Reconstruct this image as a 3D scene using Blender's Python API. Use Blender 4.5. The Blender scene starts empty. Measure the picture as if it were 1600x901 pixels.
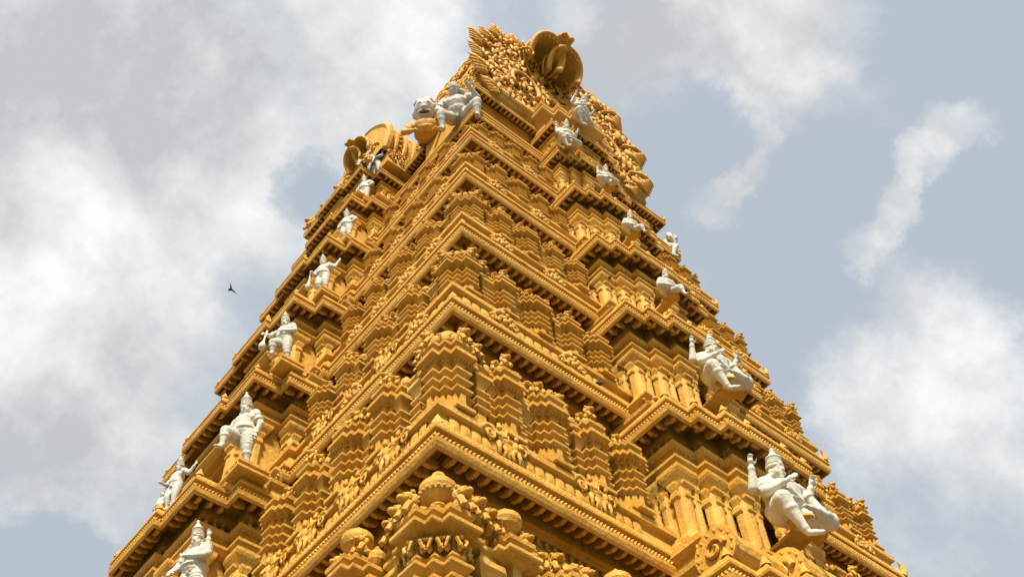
import bpy, bmesh, math, random
from mathutils import Vector, Matrix
random.seed(7)
S = bpy.context.scene
COL = S.collection
PI = math.pi
rad = math.radians

# ------------------------------------------------------------------ camera
YAW, PITCH, ROLL = rad(43.615), rad(54.511), rad(-5.116)
CAM = Vector((-18.84, -23.596, 0.0))
fw = Vector((math.sin(YAW)*math.cos(PITCH), math.cos(YAW)*math.cos(PITCH), math.sin(PITCH)))
r0 = Vector((math.cos(YAW), -math.sin(YAW), 0)); u0v = r0.cross(fw)
RT = math.cos(ROLL)*r0 + math.sin(ROLL)*u0v
UP = -math.sin(ROLL)*r0 + math.cos(ROLL)*u0v
cd = bpy.data.cameras.new('camera'); cam = bpy.data.objects.new('camera', cd); COL.objects.link(cam)
cam.matrix_world = Matrix(((RT.x, UP.x, -fw.x, CAM.x), (RT.y, UP.y, -fw.y, CAM.y), (RT.z, UP.z, -fw.z, CAM.z), (0, 0, 0, 1)))
cd.sensor_width = 36; cd.lens = 36*1644.6/1600; cd.clip_start = .1; cd.clip_end = 9000
S.camera = cam
FPX = 1644.6
def ray(px, py):
    return fw + RT*((px-800)/FPX) - UP*((py-450.5)/FPX)
def proj(P):
    d = Vector(P)-CAM; z = d.dot(fw); return (800+FPX*d.dot(RT)/z, 450.5-FPX*d.dot(UP)/z)
def at_y(px, py, y):
    v = ray(px, py); return CAM + v*((y-CAM.y)/v.y)
def at_x(px, py, x):
    v = ray(px, py); return CAM + v*((x-CAM.x)/v.x)

def at_z(px, py, z):
    v = ray(px, py); return CAM + v*((z-CAM.z)/v.z)

# ------------------------------------------------------------------ light
SUN_EL, SUN_AZ = rad(52), rad(226)          # azimuth clockwise from +Y
sunv = Vector((math.sin(SUN_AZ)*math.cos(SUN_EL), math.cos(SUN_AZ)*math.cos(SUN_EL), math.sin(SUN_EL)))
sd = bpy.data.lights.new('sun', 'SUN'); sun = bpy.data.objects.new('sun', sd); COL.objects.link(sun)
sd.energy = 3.9; sd.angle = rad(9); sd.color = (1, .95, .86)
sun.rotation_euler = (-sunv).to_track_quat('-Z', 'Y').to_euler()
S.view_settings.view_transform = 'Standard'; S.view_settings.look = 'None'
S.cycles.diffuse_bounces = 1
S.view_settings.exposure = 0.68; S.view_settings.gamma = 1

W = bpy.data.worlds.new('World'); S.world = W; W.use_nodes = True
nt = W.node_tree; nt.nodes.clear()
def N(t, typ, **kw):
    n = t.nodes.new(typ)
    for k, v in kw.items(): setattr(n, k, v)
    return n
def math_(t, op, a, b=None, clamp=False):
    n = N(t, 'ShaderNodeMath', operation=op); n.use_clamp = clamp
    for i, x in enumerate((a, b)):
        if x is None: continue
        if isinstance(x, (int, float)): n.inputs[i].default_value = x
        else: t.links.new(x, n.inputs[i])
    return n.outputs[0]
def build_sky():
    t = nt; L = t.links.new
    out = N(t, 'ShaderNodeOutputWorld'); bg = N(t, 'ShaderNodeBackground'); L(bg.outputs[0], out.inputs[0])
    sky = N(t, 'ShaderNodeTexSky', sky_type='NISHITA'); sky.sun_disc = False
    sky.sun_elevation = SUN_EL; sky.sun_rotation = SUN_AZ; sky.air_density = 1.3; sky.dust_density = 2.0
    tc = N(t, 'ShaderNodeTexCoord')
    def noise(scale, detail, rough, vec=None, dist=0.0):
        n = N(t, 'ShaderNodeTexNoise'); n.inputs['Scale'].default_value = scale; n.inputs['Detail'].default_value = detail
        n.inputs['Roughness'].default_value = rough; n.inputs['Distortion'].default_value = dist
        L(vec if vec is not None else tc.outputs['Generated'], n.inputs['Vector']); return n
    wob = noise(6.0, 10, .68)
    sub = N(t, 'ShaderNodeVectorMath', operation='SUBTRACT'); L(wob.outputs['Color'], sub.inputs[0]); sub.inputs[1].default_value = (.5, .5, .5)
    scl = N(t, 'ShaderNodeVectorMath', operation='SCALE'); L(sub.outputs[0], scl.inputs[0]); scl.inputs['Scale'].default_value = .13
    add = N(t, 'ShaderNodeVectorMath', operation='ADD'); L(tc.outputs['Generated'], add.inputs[0]); L(scl.outputs[0], add.inputs[1])
    nrm = N(t, 'ShaderNodeVectorMath', operation='NORMALIZE'); L(add.outputs[0], nrm.inputs[0])
    D = nrm.outputs[0]
    # clouds and gaps, each a direction in the sky, a size in degrees and a density
    blobs = [(60, 120, 9, .35), (180, 190, 8, .30), (560, 60, 6, .30), (60, 420, 8, .28), (330, 330, 8, .22), (150, 620, 8, .25),
             (300, 40, 8, -.05), (140, 268, 2.2, -.26), (485, 285, 2.2, -.30), (210, 455, 3, -.18), (350, 540, 4.5, -.20), (90, 890, 3.2, -.5),
             (1120, 30, 3.6, .24), (1170, 60, 3.6, .36), (1290, 60, 3.0, .22), (1040, 60, 3.0, .16), (1200, 160, 2.4, .34), (1130, 320, 1.7, .40), (1160, 285, 1.4, .36), (1190, 245, 1.3, .3), (960, 90, 4, .2), (1320, 170, 2.5, .2), (1355, 390, 1.7, .38), (1410, 330, 1.5, .32), (1450, 265, 1.5, .30), (1500, 205, 1.8, .26),
             (1250, 330, 5, -.24), (1230, 480, 4, -.2), (1500, 60, 5, -.1), (1500, 470, 3.0, .22), (1390, 620, 4, .16), (1540, 660, 5, .16), (1330, 560, 3, .12), (1500, 830, 7, .12), (1560, 330, 4, -.2), (1060, 250, 4, -.1)]
    acc = None
    for px, py, deg, w in blobs:
        d = ray(px, py).normalized()
        dot = N(t, 'ShaderNodeVectorMath', operation='DOT_PRODUCT'); L(D, dot.inputs[0]); dot.inputs[1].default_value = d
        mr = N(t, 'ShaderNodeMapRange', interpolation_type='SMOOTHSTEP'); L(dot.outputs['Value'], mr.inputs['Value'])
        mr.inputs['From Min'].default_value = math.cos(rad(deg*1.25)); mr.inputs['From Max'].default_value = 1.0
        mr.inputs['To Min'].default_value = 0; mr.inputs['To Max'].default_value = w
        acc = mr.outputs[0] if acc is None else math_(t, 'ADD', acc, mr.outputs[0])
    n1 = noise(3.4, 10, .6, dist=.1); n2 = noise(8.0, 12, .66, dist=0)
    dens = math_(t, 'ADD', math_(t, 'MULTIPLY', n1.outputs[0], .40), math_(t, 'MULTIPLY', n2.outputs[0], .68))
    dens = math_(t, 'ADD', dens, acc)
    # a broad bank of cloud towards the left of the view, thinner to the right
    side = N(t, 'ShaderNodeVectorMath', operation='DOT_PRODUCT'); L(D, side.inputs[0]); side.inputs[1].default_value = -RT
    dens = math_(t, 'ADD', dens, math_(t, 'MULTIPLY', side.outputs['Value'], .14))
    mr = N(t, 'ShaderNodeMapRange', interpolation_type='SMOOTHSTEP'); L(dens, mr.inputs['Value'])
    mr.inputs['From Min'].default_value = .44; mr.inputs['From Max'].default_value = .88
    mr.inputs['To Min'].default_value = .0; mr.inputs['To Max'].default_value = 1.0
    n3 = noise(5.0, 11, .60, dist=.1)
    ramp = N(t, 'ShaderNodeValToRGB'); L(n3.outputs[0], ramp.inputs[0])
    ramp.color_ramp.elements[0].position = .38; ramp.color_ramp.elements[0].color = (4.9, 5.1, 5.35, 1)
    ramp.color_ramp.elements[1].position = .62; ramp.color_ramp.elements[1].color = (8.6, 8.65, 8.6, 1)
    veil = N(t, 'ShaderNodeMix', data_type='RGBA'); veil.inputs[0].default_value = .88
    L(sky.outputs[0], veil.inputs[6]); veil.inputs[7].default_value = (4.6, 5.2, 5.85, 1)
    mix = N(t, 'ShaderNodeMix', data_type='RGBA'); L(mr.outputs[0], mix.inputs[0]); L(veil.outputs[2], mix.inputs[6]); L(ramp.outputs[0], mix.inputs[7])
    L(mix.outputs[2], bg.inputs[0]); bg.inputs[1].default_value = .071
build_sky()

# ------------------------------------------------------------------ materials
def material(name, cols, rough=.62, nscale=1.2, speck=None, bump=.25, bscale=9.0, top=None, carve=0.0, streak=None):
    m = bpy.data.materials.new(name); m.use_nodes = True; t = m.node_tree; L = t.links.new
    b = t.nodes['Principled BSDF']; b.inputs['Roughness'].default_value = rough
    b.inputs['Specular IOR Level'].default_value = .35
    g = N(t, 'ShaderNodeNewGeometry'); P = g.outputs['Position']
    def noise(sc, det=5, ro=.6):
        n = N(t, 'ShaderNodeTexNoise'); n.inputs['Scale'].default_value = sc; n.inputs['Detail'].default_value = det
        n.inputs['Roughness'].default_value = ro; L(P, n.inputs['Vector']); return n.outputs[0]
    r = N(t, 'ShaderNodeValToRGB'); L(noise(nscale, 8, .65), r.inputs[0])
    r.color_ramp.elements[0].position = .3; r.color_ramp.elements[0].color = (*cols[0], 1)
    r.color_ramp.elements[1].position = .7; r.color_ramp.elements[1].color = (*cols[-1], 1)
    if len(cols) == 3:
        e = r.color_ramp.elements.new(.5); e.color = (*cols[1], 1)
    c = r.outputs[0]
    if speck:
        s = math_(t, 'GREATER_THAN', noise(13, 3, .7), .655)
        s = math_(t, 'MULTIPLY', s, .5)
        mx = N(t, 'ShaderNodeMix', data_type='RGBA'); L(s, mx.inputs[0]); L(c, mx.inputs[6]); mx.inputs[7].default_value = (*speck, 1); c = mx.outputs[2]
    if streak:
        mp = N(t, 'ShaderNodeMapping'); mp.inputs['Scale'].default_value = (3.2, 3.2, .28); L(P, mp.inputs['Vector'])
        n_ = N(t, 'ShaderNodeTexNoise'); n_.inputs['Scale'].default_value = 1.0; n_.inputs['Detail'].default_value = 6; n_.inputs['Roughness'].default_value = .7; L(mp.outputs[0], n_.inputs['Vector'])
        k_ = N(t, 'ShaderNodeMapRange'); L(n_.outputs[0], k_.inputs['Value']); k_.inputs['From Min'].default_value = .56; k_.inputs['From Max'].default_value = .72
        mx = N(t, 'ShaderNodeMix', data_type='RGBA'); L(math_(t, 'MULTIPLY', k_.outputs[0], .55), mx.inputs[0]); L(c, mx.inputs[6]); mx.inputs[7].default_value = (*streak, 1); c = mx.outputs[2]
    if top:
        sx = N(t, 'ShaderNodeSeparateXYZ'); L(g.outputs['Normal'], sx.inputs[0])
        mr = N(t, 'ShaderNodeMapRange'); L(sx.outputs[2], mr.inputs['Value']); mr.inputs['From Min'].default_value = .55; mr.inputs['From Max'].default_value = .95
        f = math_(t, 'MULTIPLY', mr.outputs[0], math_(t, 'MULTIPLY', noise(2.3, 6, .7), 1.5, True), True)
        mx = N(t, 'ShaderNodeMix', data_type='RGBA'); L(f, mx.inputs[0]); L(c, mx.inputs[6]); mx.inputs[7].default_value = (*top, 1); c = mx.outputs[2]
    L(c, b.inputs['Base Color'])
    h = math_(t, 'MULTIPLY', noise(bscale, 6, .65), 1.0)
    if carve:
        v = N(t, 'ShaderNodeTexVoronoi'); v.inputs['Scale'].default_value = 4.6; L(P, v.inputs['Vector'])
        h = math_(t, 'ADD', h, math_(t, 'MULTIPLY', v.outputs['Distance'], carve))
    bp = N(t, 'ShaderNodeBump'); bp.inputs['Strength'].default_value = bump; bp.inputs['Distance'].default_value = .12
    L(h, bp.inputs['Height']); L(bp.outputs[0], b.inputs['Normal'])
    return m
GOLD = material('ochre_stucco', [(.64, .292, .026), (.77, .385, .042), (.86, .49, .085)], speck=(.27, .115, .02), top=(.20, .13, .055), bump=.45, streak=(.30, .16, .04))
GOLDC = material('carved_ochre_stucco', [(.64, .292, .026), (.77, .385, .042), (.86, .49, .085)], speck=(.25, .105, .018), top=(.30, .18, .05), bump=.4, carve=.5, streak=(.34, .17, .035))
WHITE = material('white_painted_stucco', [(.58, .51, .36), (.75, .68, .51), (.80, .74, .58)], nscale=2.2, bump=.25, bscale=7, top=(.46, .43, .36), streak=(.50, .46, .36))
WHITEG = material('weathered_white_stucco', [(.42, .38, .30), (.66, .61, .49), (.76, .71, .58)], nscale=2.0, bump=.3, bscale=7, top=(.36, .35, .32))
DARK = material('dark_mouth_hollow', [(.16, .07, .015), (.22, .10, .02)], bump=.2)  # for the open mouth: darkness of the hollow put into the colour
STONE = material('grey_granite', [(.22, .20, .18), (.32, .30, .27)], bump=.4)
BIRD = material('dark_plumage', [(.025, .025, .03), (.05, .05, .055)], nscale=9)
GROUND = material('dark_paving', [(.055, .05, .042), (.09, .08, .068)], nscale=.4)  # unseen ground, colour darkened so little light bounces up to the soffits

# ------------------------------------------------------------------ mesh helpers
def ico(sub):
    bm = bmesh.new(); bmesh.ops.create_icosphere(bm, subdivisions=sub, radius=1)
    v = [tuple(x.co) for x in bm.verts]; f = [tuple(y.index for y in x.verts) for x in bm.faces]; bm.free(); return v, f
ICO = {1: ico(1), 2: ico(2), 3: ico(3)}
class MB:
    def __init__(s): s.v = []; s.f = []
    def add(s, vs, fs, M=None):
        o = len(s.v)
        if M is not None: vs = [tuple(M @ Vector(p)) for p in vs]
        s.v += [tuple(p) for p in vs]; s.f += [tuple(i+o for i in f) for f in fs]
    def box(s, c, d, M=None, taper=1.0):
        x, y, z = d[0]/2, d[1]/2, d[2]/2; t = taper
        vs = [(c[0]-x, c[1]-y, c[2]-z), (c[0]+x, c[1]-y, c[2]-z), (c[0]+x, c[1]+y, c[2]-z), (c[0]-x, c[1]+y, c[2]-z),
              (c[0]-x*t, c[1]-y*t, c[2]+z), (c[0]+x*t, c[1]-y*t, c[2]+z), (c[0]+x*t, c[1]+y*t, c[2]+z), (c[0]-x*t, c[1]+y*t, c[2]+z)]
        s.add(vs, [(0, 3, 2, 1), (4, 5, 6, 7), (0, 1, 5, 4), (1, 2, 6, 5), (2, 3, 7, 6), (3, 0, 4, 7)], M)
    def ball(s, c, r, sub=2, M=None, rot=None):
        if isinstance(r, (int, float)): r = (r, r, r)
        v, f = ICO[sub]; R = rot.to_matrix() if rot else None
        vs = []
        for p in v:
            q = Vector((p[0]*r[0], p[1]*r[1], p[2]*r[2]))
            if R: q = R @ q
            vs.append((q.x+c[0], q.y+c[1], q.z+c[2]))
        s.add(vs, f, M)
    def tube(s, pts, rs, n=10, M=None, caps=True):
        pts = [Vector(p) for p in pts]; vs = []; fs = []
        prev = None
        for i, p in enumerate(pts):
            d = (pts[min(i+1, len(pts)-1)] - pts[max(i-1, 0)]).normalized()
            a = d.cross(Vector((0, 0, 1)) if abs(d.z) < .9 else Vector((0, 1, 0))).normalized() if prev is None else (prev - d*prev.dot(d)).normalized()
            prev = a; b = d.cross(a)
            for j in range(n):
                w = 2*PI*j/n; q = p + (a*math.cos(w) + b*math.sin(w))*rs[i]; vs.append(tuple(q))
        for i in range(len(pts)-1):
            for j in range(n):
                k = (j+1) % n; fs.append((i*n+j, i*n+k, (i+1)*n+k, (i+1)*n+j))
        if caps:
            fs.append(tuple(range(n-1, -1, -1))); fs.append(tuple((len(pts)-1)*n+j for j in range(n)))
        s.add(vs, fs, M)
    def limb(s, a, b, ra, rb):
        s.tube([a, b], [ra, rb], 12); s.ball(a, ra); s.ball(b, rb)
    def lathe(s, prof, n=16, c=(0, 0, 0), M=None):
        vs = []; fs = []
        for r, z in prof:
            for j in range(n):
                w = 2*PI*j/n; vs.append((c[0]+r*math.cos(w), c[1]+r*math.sin(w), c[2]+z))
        for i in range(len(prof)-1):
            for j in range(n):
                k = (j+1) % n; fs.append((i*n+j, i*n+k, (i+1)*n+k, (i+1)*n+j))
        fs.append(tuple(range(n-1, -1, -1))); fs.append(tuple((len(prof)-1)*n+j for j in range(n)))
        s.add(vs, fs, M)
    def sweep(s, poly, prof, M=None, cap=True):
        poly = ccw(poly); n = len(poly); vs = []; fs = []
        for o, z in prof:
            vs += [(x, y, z) for x, y in offset(poly, o)]
        for i in range(len(prof)-1):
            for j in range(n):
                k = (j+1) % n; fs.append((i*n+j, i*n+k, (i+1)*n+k, (i+1)*n+j))
        if cap:
            fs.append(tuple(range(n-1, -1, -1))); fs.append(tuple((len(prof)-1)*n+j for j in range(n)))
        s.add(vs, fs, M)
    def merge(s, o, M): s.add(o.v, o.f, M)
    def mesh(s, name, m, smooth=False):
        me = bpy.data.meshes.new(name); me.from_pydata(s.v, [], s.f); me.materials.append(m)
        if smooth:
            me.polygons.foreach_set('use_smooth', [True]*len(me.polygons))
        me.update(); return me
    def build(s, name, m, parent=None, smooth=False, fix=False):
        me = s.mesh(name, m, smooth)
        return link(name, me, parent)
def ccw(p):
    a = sum(p[i][0]*p[(i+1) % len(p)][1] - p[(i+1) % len(p)][0]*p[i][1] for i in range(len(p)))
    return list(p) if a > 0 else list(reversed(p))
def offset(poly, d):
    n = len(poly); out = []
    for i in range(n):
        a, b, c = poly[i-1], poly[i], poly[(i+1) % n]
        def nm(p, q):
            dx, dy = q[0]-p[0], q[1]-p[1]; l = math.hypot(dx, dy) or 1; return (dy/l, -dx/l)
        n1, n2 = nm(a, b), nm(b, c)
        if n1[0]*n2[0]+n1[1]*n2[1] > .7: out.append((b[0]+n1[0]*d, b[1]+n1[1]*d))
        else: out.append((b[0]+(n1[0]+n2[0])*d, b[1]+(n1[1]+n2[1])*d))
    return out
def link(name, me, parent=None, M=None):
    o = bpy.data.objects.new(name, me); COL.objects.link(o)
    if parent is not None: o.parent = parent
    if M is not None: o.matrix_basis = M
    return o
def stuff(o): o['kind'] = 'stuff'; return o
def edges_of(poly):
    p = ccw(poly); n = len(p)
    for i in range(n):
        a, b = Vector(p[i]), Vector(p[(i+1) % n]); d = b-a
        if d.length < 1e-4: continue
        t = d.normalized(); yield a, b, t, Vector((t.y, -t.x)), d.length
def dentils(mb, poly, o, z, w, dep, h, gap, keep=None):
    for a, b, t, nn, l in edges_of(offset(ccw(poly), o)):
        k = max(1, int(l/gap))
        for i in range(k):
            c = a + t*((i+.5)*l/k) + nn*(dep/2-.01)
            if keep and not keep(c): continue
            ang = math.atan2(t.y, t.x)
            mb.box((0, 0, 0), (w, dep, h), Matrix.Translation((c.x, c.y, z)) @ Matrix.Rotation(ang, 4, 'Z'))
def thing(name, label, cat, loc, group=None, rotz=0, sc=1.0):
    o = bpy.data.objects.new(name, None); COL.objects.link(o); o.empty_display_size = .3
    o.location = loc; o.rotation_euler = (0, 0, rotz); o.scale = (sc, sc, sc)
    o['label'] = label; o['category'] = cat
    if group: o['group'] = group
    return o

# ------------------------------------------------------------------ the tower: levels of its cornices, top (0) to bottom (7)
A = [5.64, 5.89, 6.62, 7.48, 8.21, 9.09, 10.0, 10.9]
B = [8.58, 8.64, 9.23, 9.86, 10.48, 11.10, 11.70, 12.3]
Z = [44.07, 41.04, 36.98, 32.14, 27.13, 21.80, 15.89, 9.5]
CS = [.60, .62, .74, .84, .89, .94, 1.0, 1.0]                    # cornice scale
FAR = .75
GZ = -1.65
U = [.372, .283, .191, .093]; O = [.185, .216, .248, .252]       # right bay: steps along and out, as fractions of A
V = [.332, .280, .119]; WO = [.134, .224, .243]                  # left bay, fractions of B
DZ = .281
def H(k): return Z[k-1]-Z[k] if k > 0 else 3.2
def zb(k): return Z[k]-DZ*H(k)
def bay_path(k, face):
    if face == 'R': xs = [u*A[k] for u in U]; os_ = [o*A[k] for o in O]
    else: xs = [v*B[k] for v in V]; os_ = [w*B[k] for w in WO]
    return xs, os_
def bay_poly(k, face, inset=0.0, back=-1.0):
    xs, os_ = bay_path(k, face)
    xs = [x-inset for x in xs]; os_ = [o-inset for o in os_]
    pts = [(-xs[0], back)]
    for i in range(len(xs)):
        if i: pts.append((-xs[i], os_[i-1]))
        pts.append((-xs[i], os_[i]))
    right = [(-t, o) for t, o in reversed(pts)]
    pts = pts + right
    return [to_world(k, face, t, o) for t, o in pts]
def to_world(k, face, t, o):
    return (t, -B[k]-o) if face == 'R' else (-A[k]-o, -t)
def face_M(k, face, t, o, z, sc=(1, 1, 1), dt=0):
    x, y = to_world(k, face, t, o)
    M = Matrix.Translation((x, y, z))
    if face == 'L': M = M @ Matrix.Rotation(-PI/2, 4, 'Z')
    return M @ Matrix.Diagonal((sc[0], sc[1], sc[2], 1))
def main_poly(k):
    a, b = A[k], B[k]; j = .318*b
    jo = .24*CS[k]
    return [(-a, -b), (a+FAR, -b), (a+FAR, b), (-a, b), (-a, j), (-a-jo, j), (-a-jo, -j), (-a, -j)]
tower = thing('temple_tower', 'tall tiered ochre temple tower covered in carved shrines and white statues', 'temple', (0, 0, GZ))
tower.location = (0, 0, 0)

PROF = [(-1.15, -.36), (-.92, -.36), (-.88, -.30), (-.74, -.28), (-.74, .42), (-.22, .42), (-.15, .1), (-.15, -.33), (-.10, -.36), (-.05, -.30), (-.01, -.20), (.0, -.11), (-.05, -.06), (-.05, .01), (-.09, .04), (-.09, .11), (.02, .14), (.03, .20), (.0, .34), (-.05, .42), (-.10, .44), (-.13, .50), (-.18, .52), (-.20, .60), (-.24, .80), (-.27, .95), (-.26, .98), (-.16, 1.02), (-.12, 1.05), (-.12, 1.22), (-.16, 1.27), (-.42, 1.29), (-.42, 1.30)]
BPROF = [(-.9, -.34), (-.72, -.30), (-.72, .34), (-.17, .34), (-.14, -.31), (-.09, -.34), (-.03, -.26), (.0, -.11), (-.05, -.06), (-.05, .01), (-.09, .04), (-.08, .10), (.01, .13), (.02, .2), (-.03, .36), (-.1, .42), (-.3, .46)]
bead_v, bead_f = ICO[1]
def bead_row(name, poly, o, z, r, gap, parent, keep):
    mb = MB()
    for a, b, t, nn, l in edges_of(offset(ccw(poly), o)):
        k = max(1, int(l/gap)); ang = math.atan2(t.y, t.x)
        R = Matrix.Rotation(ang, 4, 'Z') @ Matrix.Rotation(rad(28), 4, 'Y') @ Matrix.Diagonal((r*.62, r*.8, r*1.25, 1))
        for i in range(k):
            c = a + t*((i+.5)*l/k)
            if not keep(c): continue
            mb.add(OCT[0], OCT[1], Matrix.Translation((c.x, c.y, z)) @ R)
    if mb.v: stuff(mb.build(name, GOLD, parent))
OCT = ([(1, 0, 0), (0, 1, 0), (-1, 0, 0), (0, -1, 0), (0, 0, 1), (0, 0, -1)], [(0, 1, 4), (1, 2, 4), (2, 3, 4), (3, 0, 4), (1, 0, 5), (2, 1, 5), (3, 2, 5), (0, 3, 5)])
bk = MB(); bk.sweep([(-.5, -.5), (.5, -.5), (.5, .5), (-.5, .5)], [(-.12, -.5), (0, -.2), (0, .5)])
bk = MB()
bk.add([(-.5, -.5, .5), (.5, -.5, .5), (.5, .5, .5), (-.5, .5, .5), (-.42, -.5, -.5), (.42, -.5, -.5), (.42, -.1, -.62), (-.42, -.1, -.62), (.42, .5, -.2), (-.42, .5, -.2)],
       [(0, 1, 2, 3), (4, 7, 6, 5), (7, 9, 8, 6), (0, 4, 5, 1), (2, 8, 9, 3), (1, 5, 6, 8, 2), (0, 3, 9, 7, 4)])
BRACKET = bk.mesh('bracket', GOLD)
brackets = {'n': 0}
def bracket_row(poly, z, c, parent, keep, single, gap=.30):
    q = c**.5; w, dep, h = .125*q, .36*q, .21*q
    far = MB()
    for a, b, t, nn, l in edges_of(offset(ccw(poly), -.16*c)):
        k = max(1, int(l/(gap*q))); ang = math.atan2(t.y, t.x)
        for i in range(k):
            u_ = (i+.5)*l/k; p = a + t*u_ - nn*(dep/2-.02)
            if l > 1.2*c and min(u_, l-u_) < .22*c: continue
            if not keep(p): continue
            M = Matrix.Translation((p.x, p.y, z-.13*c-h/2)) @ Matrix.Rotation(ang, 4, 'Z') @ Matrix.Diagonal((w, dep, h, 1))
            if single and brackets['n'] < 298 and not (p.x > 2.5 or p.y > 2.5):
                link('bracket', BRACKET, parent, M); brackets['n'] += 1
            else: far.add([tuple(v.co) for v in BRACKET.vertices], [tuple(f.vertices) for f in BRACKET.polygons], M)
    if far.v: stuff(far.build('bracket_row', GOLD, parent))
def vis(c): return c.x < A[7]+1 and not (c.y > -2 and c.x > 0)

cornices, bay_cornices = {}, {}
for k in range(7, -1, -1):
    c = CS[k]; z0 = Z[k]; poly = main_poly(k); mb = MB()
    prof = [(o*c, z0+z*c) for o, z in PROF]
    if k == 0: prof = [(o*c, z0+z*c) for o, z in PROF[:23]]
    mb.sweep(poly, prof)
    # pyramid acroterion at the near corner and the far right one
    for cx, cy in ((-A[k]+.18*c, -B[k]+.18*c), (A[k]+FAR-.18*c, -B[k]+.18*c)):
        mb.lathe([(.17*c, .42*c), (.12*c, .54*c), (.03*c, .74*c), (.01, .78*c)], 4, (cx, cy, z0))
    hx, hy = A[k]+FAR-.05*c, -B[k]+.05*c
    mb.tube([(hx-.1*c, hy, z0+.3*c), (hx+.02*c, hy-.02, z0+.55*c), (hx+.02*c, hy-.02, z0+.80*c), (hx-.12*c, hy, z0+.98*c)], [.14*c, .12*c, .08*c, .015], 8)
    co = mb.build('cornice', GOLD, tower); cornices[k] = co
    bead_row('bead_row', poly, -.03*c, z0-.025*c, .072*c, .105*c, co, vis)
    if k >= 2: bead_row('bead_row', poly, .0, z0+.30*c, .045*c, .13*c, co, vis)
for k in (6, 5, 4, 3, 2, 1, 0, 7):
    bracket_row(main_poly(k), Z[k], CS[k], cornices[k], vis, k in (6, 5, 4))
for k in range(7, -1, -1):
    for face in 'RL':
        c = CS[k]*.95; mb = MB(); poly = bay_poly(k, face)
        mb.sweep(poly, [(o*c, zb(k)+z*c) for o, z in BPROF])
        xs, os_ = bay_path(k, face)
        for i in range(len(xs)):
            for sg in (-1, 1):
                x, y = to_world(k, face, sg*(xs[i]-.13*c), os_[i]-.13*c)
                mb.lathe([(.14*c, .40*c), (.11*c, .50*c), (.015, .70*c)], 8, (x, y, zb(k)))
        bc = mb.build('bay_cornice', GOLD, tower); bay_cornices[k, face] = bc
        bead_row('bead_row', poly, -.03*c, zb(k)-.03*c, .07*c, .11*c, bc, lambda c_: True)
        bracket_row(poly, zb(k), c, bc, lambda p, k=k, face=face: (p.y < -B[k]+.1 if face == 'R' else p.x < -A[k]+.1), k in (5, 4), .31)

# ------------------------------------------------------------------ carved ornament (shared meshes)
def lion(mb, M, sub=1):
    mb.ball((0, 0, .20), (.15, .17, .20), sub, M); mb.ball((0, -.10, .46), (.15, .13, .14), 2, M); mb.ball((0, -.22, .42), (.08, .09, .07), sub, M)
    for s in (-1, 1):
        mb.ball((s*.11, -.06, .58), .055, 1, M); mb.ball((s*.06, -.2, .50), .03, 1, M)
        mb.tube([(s*.09, -.10, .3), (s*.1, -.17, .16), (s*.1, -.20, .04)], [.07, .06, .05], 6, M); mb.ball((s*.1, -.21, .04), (.065, .08, .05), 1, M); mb.ball((s*.14, .05, .1), (.09, .14, .1), 1, M)
    mb.ball((0, -.02, .42), (.19, .09, .18), sub, M)
def dancer(mb, M, mir=1):
    m = mir
    mb.ball((0, 0, .52), (.10, .08, .14), 2, M); mb.ball((.02*m, 0, .36), (.11, .09, .09), 2, M); mb.ball((-.03*m, -.02, .74), .075, 2, M); mb.ball((-.03*m, 0, .82), (.06, .06, .07), 1, M)
    mb.tube([(.07*m, 0, .34), (.13*m, -.09, .2), (.06*m, -.03, 0)], [.07, .06, .04], 7, M); mb.tube([(-.06*m, 0, .34), (-.10*m, -.05, .18), (-.08*m, -.03, 0)], [.07, .055, .04], 7, M)
    mb.tube([(.1*m, 0, .6), (.22*m, -.04, .62), (.20*m, -.06, .80)], [.04, .035, .03], 6, M); mb.tube([(-.1*m, 0, .6), (-.2*m, -.06, .48), (-.08*m, -.1, .44)], [.04, .035, .03], 6, M)
def scroll(mb, M, m=1, r=.2):
    pts = []; rs = []
    for i in range(16):
        w = i*.52; q = r*(1-i/19); pts.append((m*q*math.cos(w), -.03*i/15, q*math.sin(w))); rs.append(.055*r/.2*(1-i/26))
    mb.tube(pts, rs, 6, M)
def leaf(mb, M, n=5, h=1.0):
    # one flame leaf of the gable border: a thick fleshy blade with curling toothed lobes
    mb.ball((0, 0, h*.34), (.30*h, .12*h, .40*h), 2, M); mb.ball((0, -.02*h, h*.72), (.14*h, .09*h, .30*h), 2, M)
    for i in range(n):
        f = i/(n-1); z = h*(.12+.70*f); w = h*(.46*(1-f)+.12)
        for s in (-1, 1):
            mb.tube([(s*w*.3, -.08*h, z-.10*h), (s*w*.8, -.15*h, z-.02*h), (s*w*1.18, -.13*h, z+.10*h), (s*w*1.36, -.10*h, z+.26*h)], [.09*h, .085*h, .06*h, .008*h], 6, M)
    mb.tube([(0, -.14*h, 0), (0, -.20*h, .45*h), (0, -.15*h, .85*h), (.03*h, -.06*h, 1.22*h)], [.06*h, .07*h, .06*h, .008*h], 6, M)
    for s in (-1, 1): scroll(mb, M @ Matrix.Translation((s*.2*h, -.16*h, .2*h)), s, .15*h)
def T(x, y, z, s=1.0, rz=0): return Matrix.Translation((x, y, z)) @ Matrix.Rotation(rz, 4, 'Z') @ Matrix.Scale(s, 4)
def arch(mb, M, r=.3, th=.09, depth=.16):
    pts = [(r*math.cos(w), 0, r*math.sin(w)) for w in [PI*i/12 for i in range(13)]]
    mb.tube(pts, [th]*13, 6, M)
    mb.tube([(0, depth, r*.3), (0, -.02, r*.3)], [r*.92, r*.92], 14, M)
    mb.ball((0, -.05, r*.34), (r*.34, .09, r*.42), 1, M); mb.ball((0, -.03, r*1.12), (th*1.5, th*1.4, th*1.7), 1, M)

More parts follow.
